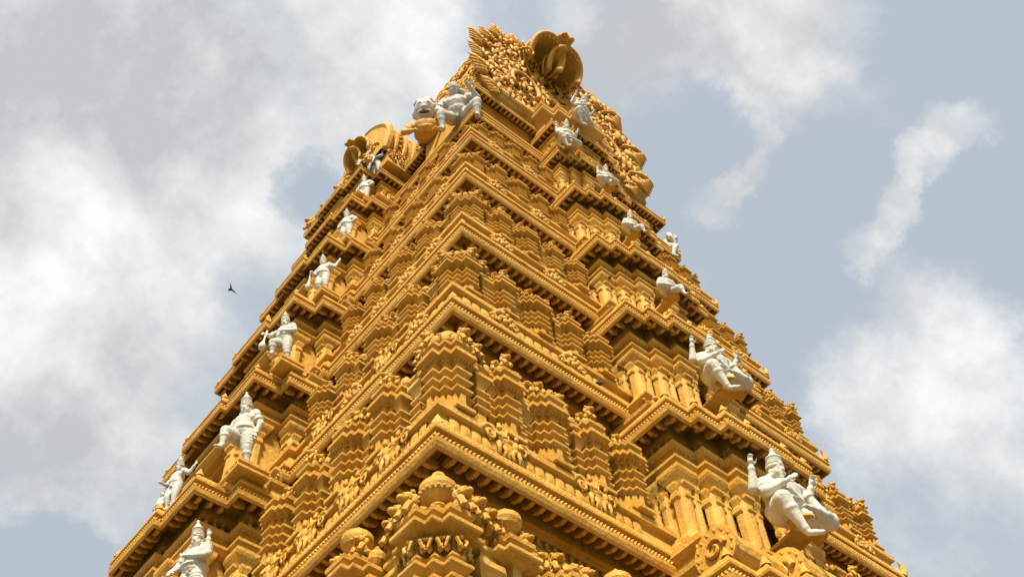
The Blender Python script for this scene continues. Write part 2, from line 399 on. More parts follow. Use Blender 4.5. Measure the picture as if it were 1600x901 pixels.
# ------------------------------------------------------------------ miniature shrines
def step_front(w0, w1, w2, d1, d2, back=.55):
    return [(-w0, back), (-w0, 0), (-w1, 0), (-w1, -d1), (-w2, -d1), (-w2, -d2), (w2, -d2), (w2, -d1), (w1, -d1), (w1, 0), (w0, 0), (w0, back)]
def two_front(w0, w1, d1, back=.55):
    return [(-w0, back), (-w0, 0), (-w1, 0), (-w1, -d1), (w1, -d1), (w1, 0), (w0, 0), (w0, back)]
def stair_square(h, d):
    q = [(-h, -h+2*d), (-h+d, -h+2*d), (-h+d, -h+d), (-h+2*d, -h+d), (-h+2*d, -h)]
    out = []
    for r in range(4):
        c, s = [(1, 0), (0, 1), (-1, 0), (0, -1)][r]
        out += [(c*x-s*y, s*x+c*y) for x, y in q]
    return out
def shrine_body(mb, poly, hm=1.0, band=False):
    """base slab, stub pillars, three ridged mouldings, coved eave and top slab"""
    z = hm
    mb.sweep(poly, [(.13, 0), (.15, .03), (.15, .13), (.08, .17), (.08, .22)])
    mb.sweep(poly, [(-.10, .2), (-.10, .64*z)])
    for a, b, t, nn, l in edges_of(poly):                          # stub pillars at corners and along faces
        k = max(1, int(l/.25)); ang = math.atan2(t.y, t.x)
        for i in range(k):
            c = a + t*((i+.5)*l/k) - nn*.02
            mb.box((0, 0, 0), (min(.14, l*.62), .12, .44), Matrix.Translation((c.x, c.y, .42*z)) @ Matrix.Rotation(ang, 4, 'Z'))
    z0 = .60*z; st = .335*z
    for i in range(3):
        q = z0+i*st
        mb.sweep(poly, [(-.06, q-.02), (-.02, q+.02), (.05, q+.085), (.105, q+.14), (.11, q+.20), (.09, q+.23), (.04, q+.245), (-.02, q+.27), (-.055, q+st+.01)])
    q = z0+3*st
    if band:
        mb.sweep(poly, [(-.06, q-.02), (.02, q+.05), (.02, q+.10), (-.04, q+.14), (-.04, q+.50), (.08, q+.56), (.2, q+.60), (.22, q+.64), (.22, q+.72), (.05, q+.76)])
    else:
        mb.sweep(poly, [(-.06, q-.02), (-.05, q+.05), (.0, q+.14), (.05, q+.24), (.11, q+.31), (.17, q+.34), (.20, q+.36), (.20, q+.43), (.15, q+.445), (.18, q+.46), (.18, q+.52), (.11, q+.54), (.0, q+.56), (.0, q+.60)])
        dentils(mb, poly, .05, q+.25, .035, .06, .12, .085)
    q += .74 if band else .58
    mb.sweep(poly, [(.0, q), (.02, q+.08), (.08, q+.16), (.14, q+.22), (.15, q+.32), (.09, q+.36), (-.08, q+.40)])
    dentils(mb, poly, .05, q+.14, .04, .05, .05, .085)
    return q+.38
def side_piece(mb, x, y, w, dep):
    p = [(x-w, y+dep), (x-w, y), (x+w, y), (x+w, y+dep)]
    mb.sweep(p, [(.05, 0), (.05, .2), (0, .24), (0, .62)])
    for i in range(3):
        q = .62+i*.3; mb.sweep(p, [(-.03, q), (.05, q+.08), (.085, q+.14), (.085, q+.2), (.0, q+.24), (-.03, q+.31)])
    mb.lathe([(.05, 2.36), (.05, 2.46), (.10, 2.52), (.155, 2.62), (.165, 2.74), (.12, 2.84), (.05, 2.88), (.06, 2.95), (.01, 3.02)], 12, (x, y+.16, 0))
    mb.sweep(p, [(-.02, 1.5), (.02, 1.62), (.09, 1.78), (.15, 1.86), (.15, 1.98), (.06, 2.03), (.04, 2.2), (.10, 2.27), (.10, 2.36), (-.05, 2.42)])
def make_shrines():
    R = {}
    def mirror(mb, m2): mb.add([(y, x, z) for x, y, z in m2.v], [tuple(reversed(f)) for f in m2.f])
    P = stair_square(.52, .2)
    m2 = MB(); side_piece(m2, .73, -.33, .12, .9)
    mb = MB(); top = shrine_body(mb, P); mb.merge(m2, Matrix()); mirror(mb, m2)
    mb.sweep(stair_square(.44, .16), [(.02, top-.05), (.04, top+.06), (.0, top+.16), (.03, top+.2), (.03, top+.26), (-.06, top+.32), (-.12, top+.36)])
    mb.lathe([(.26, .3), (.33, .36), (.37, .46), (.35, .60), (.28, .72), (.16, .79), (.04, .82)], 20, (-.02, -.02, top))
    for sx, sy, rz, q in ((-.54, .02, -PI/2, .95), (.02, -.54, 0, .95), (.50, -.42, .2, .8), (-.42, .50, -PI/2-.2, .8), (.73, -.3, 0, .62), (-.3, .73, -PI/2, .62)):
        lion(mb, T(sx, sy, top-.06, q, rz), 2)
    for sx, sy in ((-.36, -.36), (-.20, -.50), (-.50, -.20)): mb.ball((sx, sy, top+.08), (.13, .13, .17), 2)
    for sx, sy, rz in ((-.26, -.52, 0), (-.52, -.26, -PI/2)): scroll(mb, T(sx, sy, top+.14, .8, rz), 1, .14)
    R['corner_shrine'] = mb.mesh('corner_shrine', GOLD)
    # the lowest shrine: carved band under the eave and an urn between lions on top
    mb = MB(); top = shrine_body(mb, P, 1.0, True); q = .60+3*.335
    for a, b, t, nn, l in edges_of(offset(ccw(P), .02)):
        k = max(1, int(l/.19)); ang = math.atan2(t.y, t.x)
        for i in range(k):
            c = a + t*((i+.5)*l/k); M = Matrix.Translation((c.x, c.y, q+.14)) @ Matrix.Rotation(ang, 4, 'Z')
            mb.ball((0, -.02, .12), (.06, .06, .13), 1, M); mb.ball((0, -.05, .30), .05, 2, M)
            mb.tube([(-.05, 0, .34), (-.10, -.08, .2), (-.04, -.09, .06)], [.03, .035, .03], 5, M); mb.tube([(.05, 0, .34), (.10, -.08, .2), (.04, -.09, .06)], [.03, .035, .03], 5, M)
    mb.merge(m2, Matrix()); mirror(mb, m2)
    mb.sweep(stair_square(.44, .17), [(0, top-.05), (.0, top+.16), (-.06, top+.30)])
    for sx, sy, rz in ((-.52, .06, -PI/2), (.06, -.52, 0), (-.46, .40, -PI/2), (.40, -.46, 0), (.72, -.35, 0), (-.35, .72, -PI/2)):
        lion(mb, T(sx, sy, top-.06, 1.0, rz), 2)
    for s_ in range(3): mb.ball((-.38+.16*s_, -.06-.16*s_, top+.16), (.1, .1, .09), 1)
    mb.lathe([(q_*.92, .2+(z_-.2)*.86) for q_, z_ in [(.14, .2), (.13, .34), (.20, .40), (.17, .46), (.15, .52), (.24, .60), (.33, .74), (.37, .90), (.36, 1.04), (.29, 1.12), (.28, 1.16), (.10, 1.20), (.08, 1.28), (.14, 1.35), (.13, 1.44), (.04, 1.54)]], 24, (-.06, -.06, top))
    for j in range(20):
        w = 2*PI*j/20; mb.ball((-.06+.325*math.cos(w), -.06+.325*math.sin(w), top+.70), (.035, .035, .05), 1)
    R['urn_shrine'] = mb.mesh('urn_shrine', GOLD)
    for nm_, urn in (('narrow_shrine', False), ('urn_niche', True)):
        P = two_front(.25, .13, .14, .9)
        mb = MB(); top = shrine_body(mb, P, 1.0, urn)
        side_piece(mb, .42, .10, .085, .8); side_piece(mb, -.42, .10, .085, .8)
        mb.sweep(two_front(.20, .10, .1, .8), [(0, top-.04), (0, top+.1), (-.04, top+.24), (-.09, top+.32)])
        if urn:
            mb.lathe([(.10, .2), (.10, .34), (.16, .40), (.25, .50), (.29, .62), (.28, .74), (.21, .82), (.09, .86), (.07, .94), (.03, 1.02)], 18, (0, .12, top))
            lion(mb, T(.30, .04, top+.0, .75, .3), 2); lion(mb, T(-.30, .04, top-.0, .75, -.3), 2)
        else:
            lion(mb, T(0, .0, top+.30, .80), 2); lion(mb, T(-.26, .06, top-.05, .72, -.5)); lion(mb, T(.26, .06, top-.05, .72, .5)); mb.ball((0, .1, top+.2), (.2, .18, .36), 2)
        R[nm_] = mb.mesh(nm_, GOLD)
    P = step_front(.44, .29, .13, .12, .24, .9); mb = MB(); top = shrine_body(mb, P)
    side_piece(mb, .62, .12, .10, .8); side_piece(mb, -.62, .12, .10, .8)
    mb.sweep(step_front(.38, .25, .1, .1, .22, .8), [(0, top-.04), (0, top+.1), (-.06, top+.2)])
    mb.tube([(-.40, .2, top+.2), (.40, .2, top+.2)], [.26, .26], 14)
    mb.tube([(-.42, .2, top+.34), (.42, .2, top+.34)], [.30, .30], 14); arch(mb, T(0, -.14, top+.02, .85))
    for sx, sy, q, rz in ((-.30, -.06, .85, -.3), (.30, -.06, .85, .3), (-.52, .08, .85, -.7), (.52, .08, .85, .7)): lion(mb, T(sx, sy, top+.0, q, rz))
    for i in range(3): mb.lathe([(.05, .42), (.07, .5), (.08, .58), (.04, .65), (.015, .74)], 8, (-.28+.28*i, .2, top))
    R['wide_shrine'] = mb.mesh('wide_shrine', GOLD)
    P = step_front(.36, .23, .10, .11, .22, .9); mb = MB(); top = shrine_body(mb, P, .96)
    mb.sweep(step_front(.30, .19, .08, .1, .2, .8), [(0, top-.04), (0, top+.1), (-.06, top+.25)])
    arch(mb, T(0, -.08, top+.0, .5)); lion(mb, T(-.26, .02, top, .7, -.4)); lion(mb, T(.26, .02, top, .7, .4))
    R['end_shrine'] = mb.mesh('end_shrine', GOLD)
    # pilaster of the projecting bays
    mb = MB(); sq = lambda h, y=0: [(-h, h+y), (-h, -h+y), (h, -h+y), (h, h+y)]
    mb.sweep(sq(.30), [(.06, 0), (.06, .10), (.0, .14), (.0, .24), (-.04, .28)])
    mb.lathe([(.30, .2), (.31, .5), (.31, 1.3), (.29, 1.5)], 16)
    p2 = [(-.13, 0), (-.13, -.30), (.13, -.30), (.13, 0)]
    mb.sweep(p2, [(.07, .14), (.10, .24), (.10, .30), (.02, .38), (-.02, .42), (-.02, 1.12), (.05, 1.17), (.05, 1.22), (-.01, 1.26), (.01, 1.36), (.10, 1.44), (.10, 1.50)])
    for s in (-1, 1):
        p3 = [(s*.30-.07, .1), (s*.30-.07, -.12), (s*.30+.07, -.12), (s*.30+.07, .1)]
        mb.sweep(p3, [(.04, .14), (.06, .28), (-.01, .38), (-.01, 1.10), (.05, 1.16), (.04, 1.24), (.0, 1.3), (.07, 1.42), (.07, 1.48)])
    mb.sweep(sq(.30), [(-.06, 1.44), (.0, 1.52), (.13, 1.66), (.17, 1.72), (.17, 1.80), (.05, 1.83)])
    dentils(mb, sq(.30), .08, 1.68, .04, .05, .05, .11)
    R['pilaster'] = mb.mesh('pilaster', GOLD)
    mb = MB()
    for i, (x, m, s) in enumerate(((-.22, 1, .95), (.22, -1, .85))): dancer(mb, T(x, -.06, 0, s, (.3, -.3)[i]), m)
    scroll(mb, T(-.48, -.02, .5, 1.1), -1); scroll(mb, T(.46, -.02, .45, 1.0), 1); mb.ball((0, .06, .4), (.5, .1, .42), 2)
    R['frieze_figure'] = mb.mesh('frieze_figure', GOLD, True)
    mb = MB()
    mb.ball((0, .06, .0), (.46, .12, .62), 2)
    for i in range(9):
        w = PI*(i+.5)/9; mb.ball((.44*math.cos(w), -.03, .56*math.sin(w)), (.10, .08, .10), 1)
    for i in range(5):
        w = PI*(i+.5)/5; mb.ball((.24*math.cos(w), -.09, .30*math.sin(w)), (.09, .07, .09), 1)
    scroll(mb, T(-.42, -.06, .12), -1, .14); scroll(mb, T(.42, -.06, .12), 1, .14); mb.ball((0, -.08, .14), .12, 1); mb.ball((0, -.0, .66), (.09, .08, .12), 1)
    R['palmette'] = mb.mesh('palmette', GOLDC, True)
    mb = MB(); lion(mb, T(0, 0, 0, 1.0), 2); scroll(mb, T(-.3, 0, .2), -1, .17); scroll(mb, T(.3, 0, .2), 1, .17); mb.ball((0, .12, .2), (.36, .1, .26), 1)
    R['carved_lion'] = mb.mesh('carved_lion', GOLD, True)
    mb = MB()                                                       # one rounded flute of the fluted frieze
    vs = []; fs = []; n = 6
    for i in range(n+1):
        f = 2*i/n-1; x = .46*f; y = -.20*math.sqrt(max(0, 1-f*f*.98))
        vs += [(x, y*.5, 0), (x, y, .12), (x, y*.9+.06, .5), (x, y*.6+.16, .86), (x*.8, .22, 1.0)]
    for i in range(n):
        for j in range(4): fs.append((i*5+j, (i+1)*5+j, (i+1)*5+j+1, i*5+j+1))
    mb.add(vs, fs)
    R['flute'] = mb.mesh('flute', GOLD, True)
    mb = MB(); mb.lathe([(.45, 0), (.45, .12), (.26, .16), (.2, .24), (.4, .42), (.42, .52), (.24, .72), (.2, .8), (.4, .86), (.4, 1)], 8)
    R['baluster'] = mb
    return R
SH = make_shrines()

# ------------------------------------------------------------------ storeys with their shrines
for i in range(7):                                                  # between cornice i+1 and cornice i
    lo = i+1; s = (Z[i]-Z[lo])/5.91; c = CS[lo]
    a, b = A[i]-1.0*CS[i], B[i]-1.0*CS[i]
    mb = MB(); poly = [(-a, -b), (a+FAR, -b), (a+FAR, b), (-a, b)]
    mb.sweep(poly, [(0, Z[lo]+1.2*c), (0, Z[i]-.85*CS[i]), (.10, Z[i]-.80*CS[i]), (.10, Z[i]-.66*CS[i]), (.02, Z[i]-.6*CS[i]), (.02, Z[i]-.30*CS[i]), (.1, Z[i]-.24*CS[i]), (.1, Z[i]-.05*CS[i])])
    wall = mb.build('storey_wall', GOLD, tower)
    row = MB()
    for aa, bb, t, nn, l in edges_of(offset(ccw(poly), .06)):
        k = int(l/.24)
        for j in range(k):
            p = aa+t*((j+.5)*l/k)
            if p.x > 4 or p.y > 4: continue
            row.merge(SH['baluster'], Matrix.Translation((p.x, p.y, Z[i]-.62*CS[i])) @ Matrix.Diagonal((.15, .15, .36*CS[i], 1)))
    if i > 0: stuff(row.build('carved_row', GOLD, wall))
    zt = Z[lo]+1.28*c; hs = {7: 1.0, 6: .93, 5: .69, 4: .62, 3: .47, 2: .38}[lo] if lo > 1 else .30
    if i == 0:
        mb = MB()
        for aa, bb, t, nn, l in edges_of(offset(ccw(poly), .12)):
            k = int(l/.3)
            for j in range(k):
                p = aa+t*((j+.5)*l/k)
                mb.merge(SH['baluster'], Matrix.Translation((p.x, p.y, zt-.1)) @ Matrix.Diagonal((.16, .16, .95, 1)))
        stuff(mb.build('baluster_row', GOLD, wall))
        continue
    wr = A[lo]/10.0; wl = B[lo]/11.7
    d = .62*c
    spots = []; ws = 1.0
    for name, f in (('corner', .86 if lo < 7 else 1.02), ('narrow_shrine', 2.32), ('wide_shrine', 3.70), ('narrow_shrine', 5.08), ('end_shrine', 6.30)):
        t0 = -A[lo] + f*(max(wr, .96) if name == 'corner' else wr)
        spots.append(('R', name, t0, wr)); spots.append(('R', name, FAR-t0, wr))
    for name, f in (('narrow_shrine', 2.45), ('wide_shrine', 4.1), ('narrow_shrine', 5.75), ('end_shrine', 7.2)):
        t0 = B[lo] - f*wl
        spots.append(('L', name, t0, wl*.98)); spots.append(('L', name, -t0, wl*.98))
    for face, name, t0, w in spots:
        w = {7: 1.15, 6: 1.0, 5: .96, 4: .92, 3: .88, 2: .82, 1: .8}[lo]
        nm = name; me = name
        if name == 'corner': nm = 'corner_shrine'; me = 'urn_shrine' if i == 6 else 'corner_shrine'
        elif name == 'narrow_shrine' and i in (5, 6): me = 'urn_niche' if i == 6 else name
        jit = 1+random.uniform(-.012, .012)
        if name == 'corner':
            M = Matrix.Translation((t0, -B[lo]+(.70 if lo < 7 else .70)*max(wr, 1.0), zt)) @ Matrix.Diagonal((w*(1 if t0 < 0 else -1)*.98, w*.98, hs*jit, 1))
        else:
            out = -{'narrow_shrine': .34, 'wide_shrine': .42, 'end_shrine': .36}[name]*c
            M = face_M(lo, face, t0, out, zt, (w, w, hs*jit))
        if me == 'urn_niche' and i != 6: me = 'narrow_shrine'
        link(nm, SH[me], wall, M)
    # ornaments standing on the cornice below
    co = cornices[lo]
    big = lo >= 6
    for face, ts, w in (('R', [-A[lo]+f*wr for f in (2.05, 4.75)], wr), ('L', [B[lo]-f*wl for f in (1.75, 3.3, 5.0, 6.6)], wl)):
        for j, t0 in enumerate(ts):
            for t1 in ((t0, FAR-t0) if face == 'R' else (t0,)):
                if big or face == 'L' and lo >= 5 and j % 2: link('frieze_figure', SH['frieze_figure'], co, face_M(lo, face, t1, -.16*c, Z[lo]+.45*c, (1.0*c, .9*c, 1.25*c)))
                else: link('palmette', SH['palmette'], co, face_M(lo, face, t1, -.16*c, Z[lo]+.56*c, (.95*c, .9*c, 1.15*c)))
    if lo in (6, 5):                                                # fluted frieze, each flute a piece
        fl = SH['flute']; n0 = 0
        for face, t_lo, t_hi in (('R', -A[lo]+.5, -U[0]*A[lo]), ('L', V[0]*B[lo], B[lo]-.5)):
            g = .30*c if lo == 6 else .33*c; k = int((t_hi-t_lo)/g)
            for j in range(k):
                t0 = t_lo+(j+.5)*g
                link('flute', fl, co, face_M(lo, face, t0, -.20*c, Z[lo]+.58*c, (g, .20*c, .44*c)))

# ------------------------------------------------------------------ projecting bays
def run_bay(k, face):
    """bay storey standing on bay cornice k+1 and carrying bay cornice k"""
    lo = k+1; c = CS[k]; z_lo = zb(lo)+.44*CS[lo]; z_hi = zb(k)-.10*c; h = z_hi-z_lo
    f = h/5.5
    ins = .66*c
    poly = bay_poly(k, face, ins, -1.6)
    mb = MB(); pod = z_lo+1.55*f; ent = z_hi-1.32*f
    podp = bay_poly(k, face, ins-.34*c, -1.6)
    mb.sweep(podp, [(.10, z_lo-.35*f), (.10, z_lo+.5*f), (.22, z_lo+.62*f), (.24, z_lo+.74*f), (.05, z_lo+.84*f), (.0, z_lo+.95*f), (.0, z_lo+1.1*f), (.10, z_lo+1.18*f), (.16, z_lo+1.26*f), (.16, z_lo+1.36*f), (.05, z_lo+1.40*f), (.06, pod-.04*f), (-.05, pod+.02)])
    dentils(mb, podp, .0, z_lo+1.15*f, .08, .07, .06, .17)
    # body wall behind the pilasters, open at the niche
    xs, os_ = bay_path(k, face); nx = (.10*A[k] if face == 'R' else .088*B[k])
    core = bay_poly(k, face, ins+.30*c, -1.6)
    depth = os_[-1]-ins
    xw = [x-ins for x in xs]; ow = [o-ins for o in os_]
    for sg in (-1, 1):
        pts = [(sg*nx, -1.6), (sg*nx, ow[-1]-.42*c)]
        prev = ow[-1]
        for j in range(len(xw)-1, -1, -1):
            if xw[j] <= nx: continue
            pts.append((sg*(xw[j]-.16*c), ow[j]-.42*c))
            if j > 0: pts.append((sg*(xw[j]-.16*c), ow[j-1]-.42*c))
        # keep the outline orthogonal
        q = [(sg*nx, -1.6), (sg*nx, ow[-1]-.42*c)]
        order = [j for j in range(len(xw)-1, -1, -1) if xw[j] > nx+.05]
        lastx = None
        for n_, j in enumerate(order):
            o = ow[j]-.42*c
            if n_ == 0: q[1] = (sg*nx, o)
            q.append((sg*(xw[j]-.16*c), o))
            if n_+1 < len(order): q.append((sg*(xw[j]-.16*c), ow[order[n_+1]]-.42*c))
        q.append((q[-1][0], -1.6))
        mb.sweep([to_world(k, face, t, o) for t, o in q], [(0, pod-.02), (0, ent+.1)])
    # niche back and head
    M = lambda t, o, z: face_M(k, face, t, o, z)
    mb.box((0, 0, (pod+ent)/2-pod), (2*nx+.1, .3, ent-pod+.1), M(0, ow[-1]-1.35*c, pod))
    arch_pts = [(nx*.96*math.cos(w), 0, nx*.9*math.sin(w)) for w in [PI*j/12 for j in range(13)]]
    mb.tube(arch_pts, [.10*c]*13, 6, M(0, ow[-1]-.45*c, ent-nx*.9))
    mb.box((0, 0, 0), (2*nx+.04, .28, .5*f), M(0, ow[-1]-.52*c, ent+.05))
    # two stepped slabs, dark band, top fillet
    mb.sweep(poly, [(-.12*c, ent-.02), (.02*c, ent+.06*f), (.10*c, ent+.14*f), (.13*c, ent+.18*f), (.13*c, ent+.27*f), (.0, ent+.32*f), (-.02, ent+.38*f), (.05*c, ent+.46*f), (.17*c, ent+.54*f), (.20*c, ent+.58*f), (.20*c, ent+.68*f), (.0, ent+.72*f), (-.3*c, ent+.74*f)])
    dentils(mb, poly, .10*c, ent+.50*f, .07*c, .06*c, .06*c, .16*c)
    mb.sweep(poly, [(-.30*c, ent+.72*f), (-.30*c, z_hi-.2*f), (-.1*c, z_hi-.16*f), (-.08*c, z_hi-.04*f), (-.3*c, z_hi+.02)])
    bay = mb.build('bay', GOLD, tower)
    br = MB()
    for aa, bb, t, nn, l in edges_of(offset(ccw(poly), -.10*c)):
        n_ = max(1, int(l/(.26*c)))
        for j in range(n_):
            p = aa+t*((j+.5)*l/n_)
            br.merge(SH['baluster'], Matrix.Translation((p.x, p.y, ent+.70*f)) @ Matrix.Diagonal((.17*c, .17*c, z_hi-.14*f-ent-.70*f, 1)))
    stuff(br.build('baluster_row', GOLD, bay))
    ps = (ent-pod)/1.80
    pil = []
    for j in range(len(xw)):
        if face == 'R' and j == 3: continue
        pil.append((xw[j]-.28*c, ow[j]-.30*c))
    if face == 'L': pil[2] = (max(xw[2]-.28*c, nx+.35*c), ow[2]-.30*c); pil.append(((xw[1]+xw[2])/2-.1*c, ow[1]-.3*c))
    for t0, o in pil:
        for sg in (-1, 1): link('pilaster', SH['pilaster'], bay, face_M(k, face, sg*t0, o, pod, (.84*c, .84*c, ps)))
    slim = []
    for j in range(len(xw)-1):
        if face == 'R' and j >= 2: continue
        slim.append((xw[j]-.62*c if face == 'R' else (xw[j]*.55+xw[j+1]*.45)-.2*c, ow[j]-.20*c))
    slim += [(xw[0]-.16*c, ow[0]-.78*c), (xw[0]-.16*c, ow[0]-1.15*c)]
    if face == 'R': slim.append((xw[2]-.66*c, ow[2]-.24*c))
    for t0, o in slim:
        for sg in (-1, 1): link('pilaster', SH['pilaster'], bay, face_M(k, face, sg*t0, o, pod+.01, (.44*c, .55*c, ps)))
    # carved beasts and shields along the podium
    n_ = 0
    xs2 = [x-ins+.36*c for x in xs]; os2 = [o-ins+.36*c for o in os_]
    for j in range(len(xs2)-1):
        for sg in (-1, 1):
            tm = sg*(xs2[j]-.22*c); o = os2[j]
            link('carved_lion', SH['carved_lion'], bay, face_M(k, face, tm, o-.0*c, z_lo+.80*f, (.85*c, .8*c, .95*f)))
            tm = sg*((xs2[j]+xs2[j+1])/2)
            link('palmette', SH['palmette'], bay, face_M(k, face, tm, o+.22*c, z_lo+.30*f, (.62*c, .8*c, .75*f)))
    for t0 in (-.35, .35):
        link('palmette', SH['palmette'], bay, face_M(k, face, t0*c, os2[-1]+.18*c, z_lo+.2*f, (.6*c, .8*c, .9*f)))
    return bay, pod, z_hi, ow[-1]
BAYS = {}
for k in range(0, 7):
    for face in 'RL': BAYS[k, face] = run_bay(k, face)
# barrel roll with rosette ends and horned heads on the lowest right bay cornice
mb = MB(); k = 6; x0 = U[1]*A[6]; o0 = O[0]*A[6]-.45; zr = zb(6)+.95
for sgn, (xa, xb, oo) in enumerate(((-3.3, -1.55, 1.35), (1.55, 3.3, 1.35), (-1.5, 1.5, 1.75))):
    mb.tube([face_M(6, 'R', xa, oo, zr).translation, face_M(6, 'R', xb, oo, zr).translation], [.52, .52], 18)
    for x in (xa-.05, xb+.05):
        P = face_M(6, 'R', x, oo, zr).translation
        mb.tube([P+Vector((-.05, 0, 0)), P+Vector((.05, 0, 0))], [.60, .60], 18)
        for q in range(14):
            w = 2*PI*q/14; mb.ball(P+Vector((0, .5*math.cos(w), .5*math.sin(w))), (.09, .1, .1), 1)
        scroll(mb, Matrix.Translation(P+Vector((-.07 if x < 0 else .07, 0, 0))) @ Matrix.Rotation(-PI/2, 4, 'Z'), 1, .3)
mb.build('barrel_roll', GOLDC, BAYS[5, 'R'][0])

# ------------------------------------------------------------------ base of the tower (below the picture)
mb = MB(); a, b = A[7]-.4, B[7]-.4
mb.sweep([(-a, -b), (a+FAR, -b), (a+FAR, b), (-a, b)], [(.9, GZ-.2), (.9, GZ+.5), (.5, GZ+.7), (.4, GZ+1.6), (.1, GZ+1.8), (0, GZ+2.2), (0, Z[7]-.3)])
for i in range(9):
    mb.box((-a+1.2+i*2.5, -b-.12, 4), (.7, .3, 8)); mb.box((-a-.12, -b+1.2+i*2.7, 4), (.3, .7, 8))
mb.build('tower_base', STONE, tower)
for face in 'RL':
    mb = MB(); mb.sweep(bay_poly(7, face, .5, -1.5), [(.2, GZ-.2), (.2, GZ+1), (0, GZ+1.4), (0, zb(7)-.05)]); mb.build('gate_bay', STONE, tower)

# ------------------------------------------------------------------ the crest: gable, lion heads, dormer, roof
GY = -8.35
def arch_pt(w, r=1.0):
    # horseshoe outline of the gable, w from 0 (right foot) to 1 (left foot)
    ang = rad(-42 + 264*w)
    return ((5.6 if math.cos(ang) < 0 else 4.55)*r*math.cos(ang), 47.9+6.0*r*math.sin(ang))
mb = MB()
n = 40; vs = []; fs = []
for y in (GY, 3.0):
    for i in range(n+1):
        x, z = arch_pt(i/n, .94); vs.append((x*(1 if y < 0 else .8), y, z if y < 0 else 44+(z-44)*.8))
m = n+1
for i in range(n): fs.append((i, i+1, m+i+1, m+i))
fs.append(tuple(range(n, -1, -1))); fs.append(tuple(range(m, 2*m))); fs.append((0, m, 2*m-1, n))
mb.add(vs, fs)
mb.box((.4, 1.0, 44.9), (10.2, 18.2, 1.6)); mb.box((.4, .6, 46.2), (9.0, 17.2, 1.6))
mb.build('roof_vault', GOLDC, tower)
mb = MB()
for rr, th in ((.92, .20), (.84, .08)):
    pts = [(arch_pt(i/44, rr)[0], GY-.12-.2*(.9-rr), arch_pt(i/44, rr)[1]) for i in range(45)]
    mb.tube(pts, [th]*45, 8)
for i in range(60):
    x, z = arch_pt((i+.5)/60, .88); mb.ball((x, GY-.26, z), .10, 1)
mb.sweep([(-4.6, GY+.5), (5.0, GY+.5), (5.0, GY-.35), (-4.6, GY-.35)], [(0, 44.3), (0, 44.9), (.12, 45.0), (.12, 45.15), (-.1, 45.3)])
gable = mb.build('gable_arch', GOLDC, tower, True)
lf = MB(); leaf(lf, Matrix()); LEAF = lf.mesh('leaf_finial', GOLDC, True)
for i in range(17):
    w = (i+.5)/17
    if .42 < w < .58: continue
    x, z = arch_pt(w, .93); ang = (max(rad(-42+264*w), rad(28)) - PI/2)*(1.0 if w < .45 else .55)
    sc = (1.9 if i % 2 else 1.2) if w < .45 else (1.2 if i % 2 else 1.0)
    link('leaf_finial', LEAF, gable, Matrix.Translation((x, GY-.25, z)) @ Matrix.Rotation(-ang, 4, 'Y') @ Matrix.Diagonal((sc*.95, sc*1.1, sc, 1)))
# relief filling the gable
FIG = []
for v in range(3):
    m_ = MB(); dancer(m_, Matrix(), 1 if v % 2 else -1); m_.ball((0, .1, .4), (.25, .1, .45), 1)
    if v == 2: scroll(m_, T(.22, 0, .5), 1, .16); scroll(m_, T(-.22, 0, .3), -1, .16)
    FIG.append(m_.mesh('carved_figure', GOLDC, True))
rows = [(45.0, 12), (46.0, 12), (47.0, 12), (48.0, 12), (49.1, 11), (50.2, 10), (51.2, 9), (52.1, 6)]
for r, (z, cnt) in enumerate(rows):
    half = 4.9*math.sqrt(max(.05, 1-((z-48.3)/5.9)**2)) if z > 48.3 else 4.9
    for j in range(cnt):
        x = (half if j < cnt/2 else half*.8)*(2*(j+.5)/cnt-1) + random.uniform(-.12, .12)
        if abs(x-.2) < 1.3 and z > 46: continue
        s = random.uniform(1.45, 1.95)
        link('carved_figure', random.choice(FIG), gable, Matrix.Translation((x, GY-.22-random.random()*.2, z+random.uniform(-.15, .15))) @ Matrix.Rotation(random.uniform(-.35, .35), 4, 'Y') @ Matrix.Diagonal((s, s, s, 1)))
fill = MB()
for i in range(420):
    w = random.random(); rr = random.uniform(.05, .78); x, z = arch_pt(w, math.sqrt(rr)*.86)
    if z < 45.2: continue
    if random.random() < .5: fill.ball((x, GY-.10, z), (random.uniform(.07, .16), .2, random.uniform(.08, .2)), 1)
    else: scroll(fill, T(x, GY-.2, z, random.uniform(.9, 1.7), 0), random.choice((-1, 1)), .2)
for i in range(260):
    yy = random.uniform(GY+.2, -4.5); zz = random.uniform(44.6, 51.5); xx = -5.35*math.cos(max(0, (zz-48)/6))+.25
    if random.random() < .55: fill.ball((xx, yy, zz), (.2, random.uniform(.1, .26), random.uniform(.12, .32)), 1)
    else: scroll(fill, Matrix.Translation((xx-.1, yy, zz)) @ Matrix.Rotation(-PI/2, 4, 'Z') @ Matrix.Scale(random.uniform(1, 1.8), 4), random.choice((-1, 1)), .2)
stuff(fill.build('scrollwork', GOLDC, gable, True))
# inner shrine arch with seated figure in the middle of the relief, left of centre
for (cx, cz, R_) in ((-2.7, 47.4, .85), (2.7, 47.4, .85), (0, 46.0, 1.0)):
    m_ = MB(); pts = [(cx+R_*math.cos(w), GY-.55, cz+R_*1.25*math.sin(w)) for w in [PI*(-.2+1.4*i/20) for i in range(21)]]
    m_.tube(pts, [.12]*21, 7)
    for i in range(20):
        w = PI*(-.2+1.4*(i+.5)/20); m_.ball((cx+(R_+.15)*math.cos(w), GY-.5, cz+(R_+.15)*1.25*math.sin(w)), .10, 1)
    m_.build('relief_arch', GOLDC, gable, True)
    m_ = MB(); dancer(m_, T(cx, GY-.5, cz-.7, 1.7)); m_.build('relief_deity', GOLDC, gable, True)
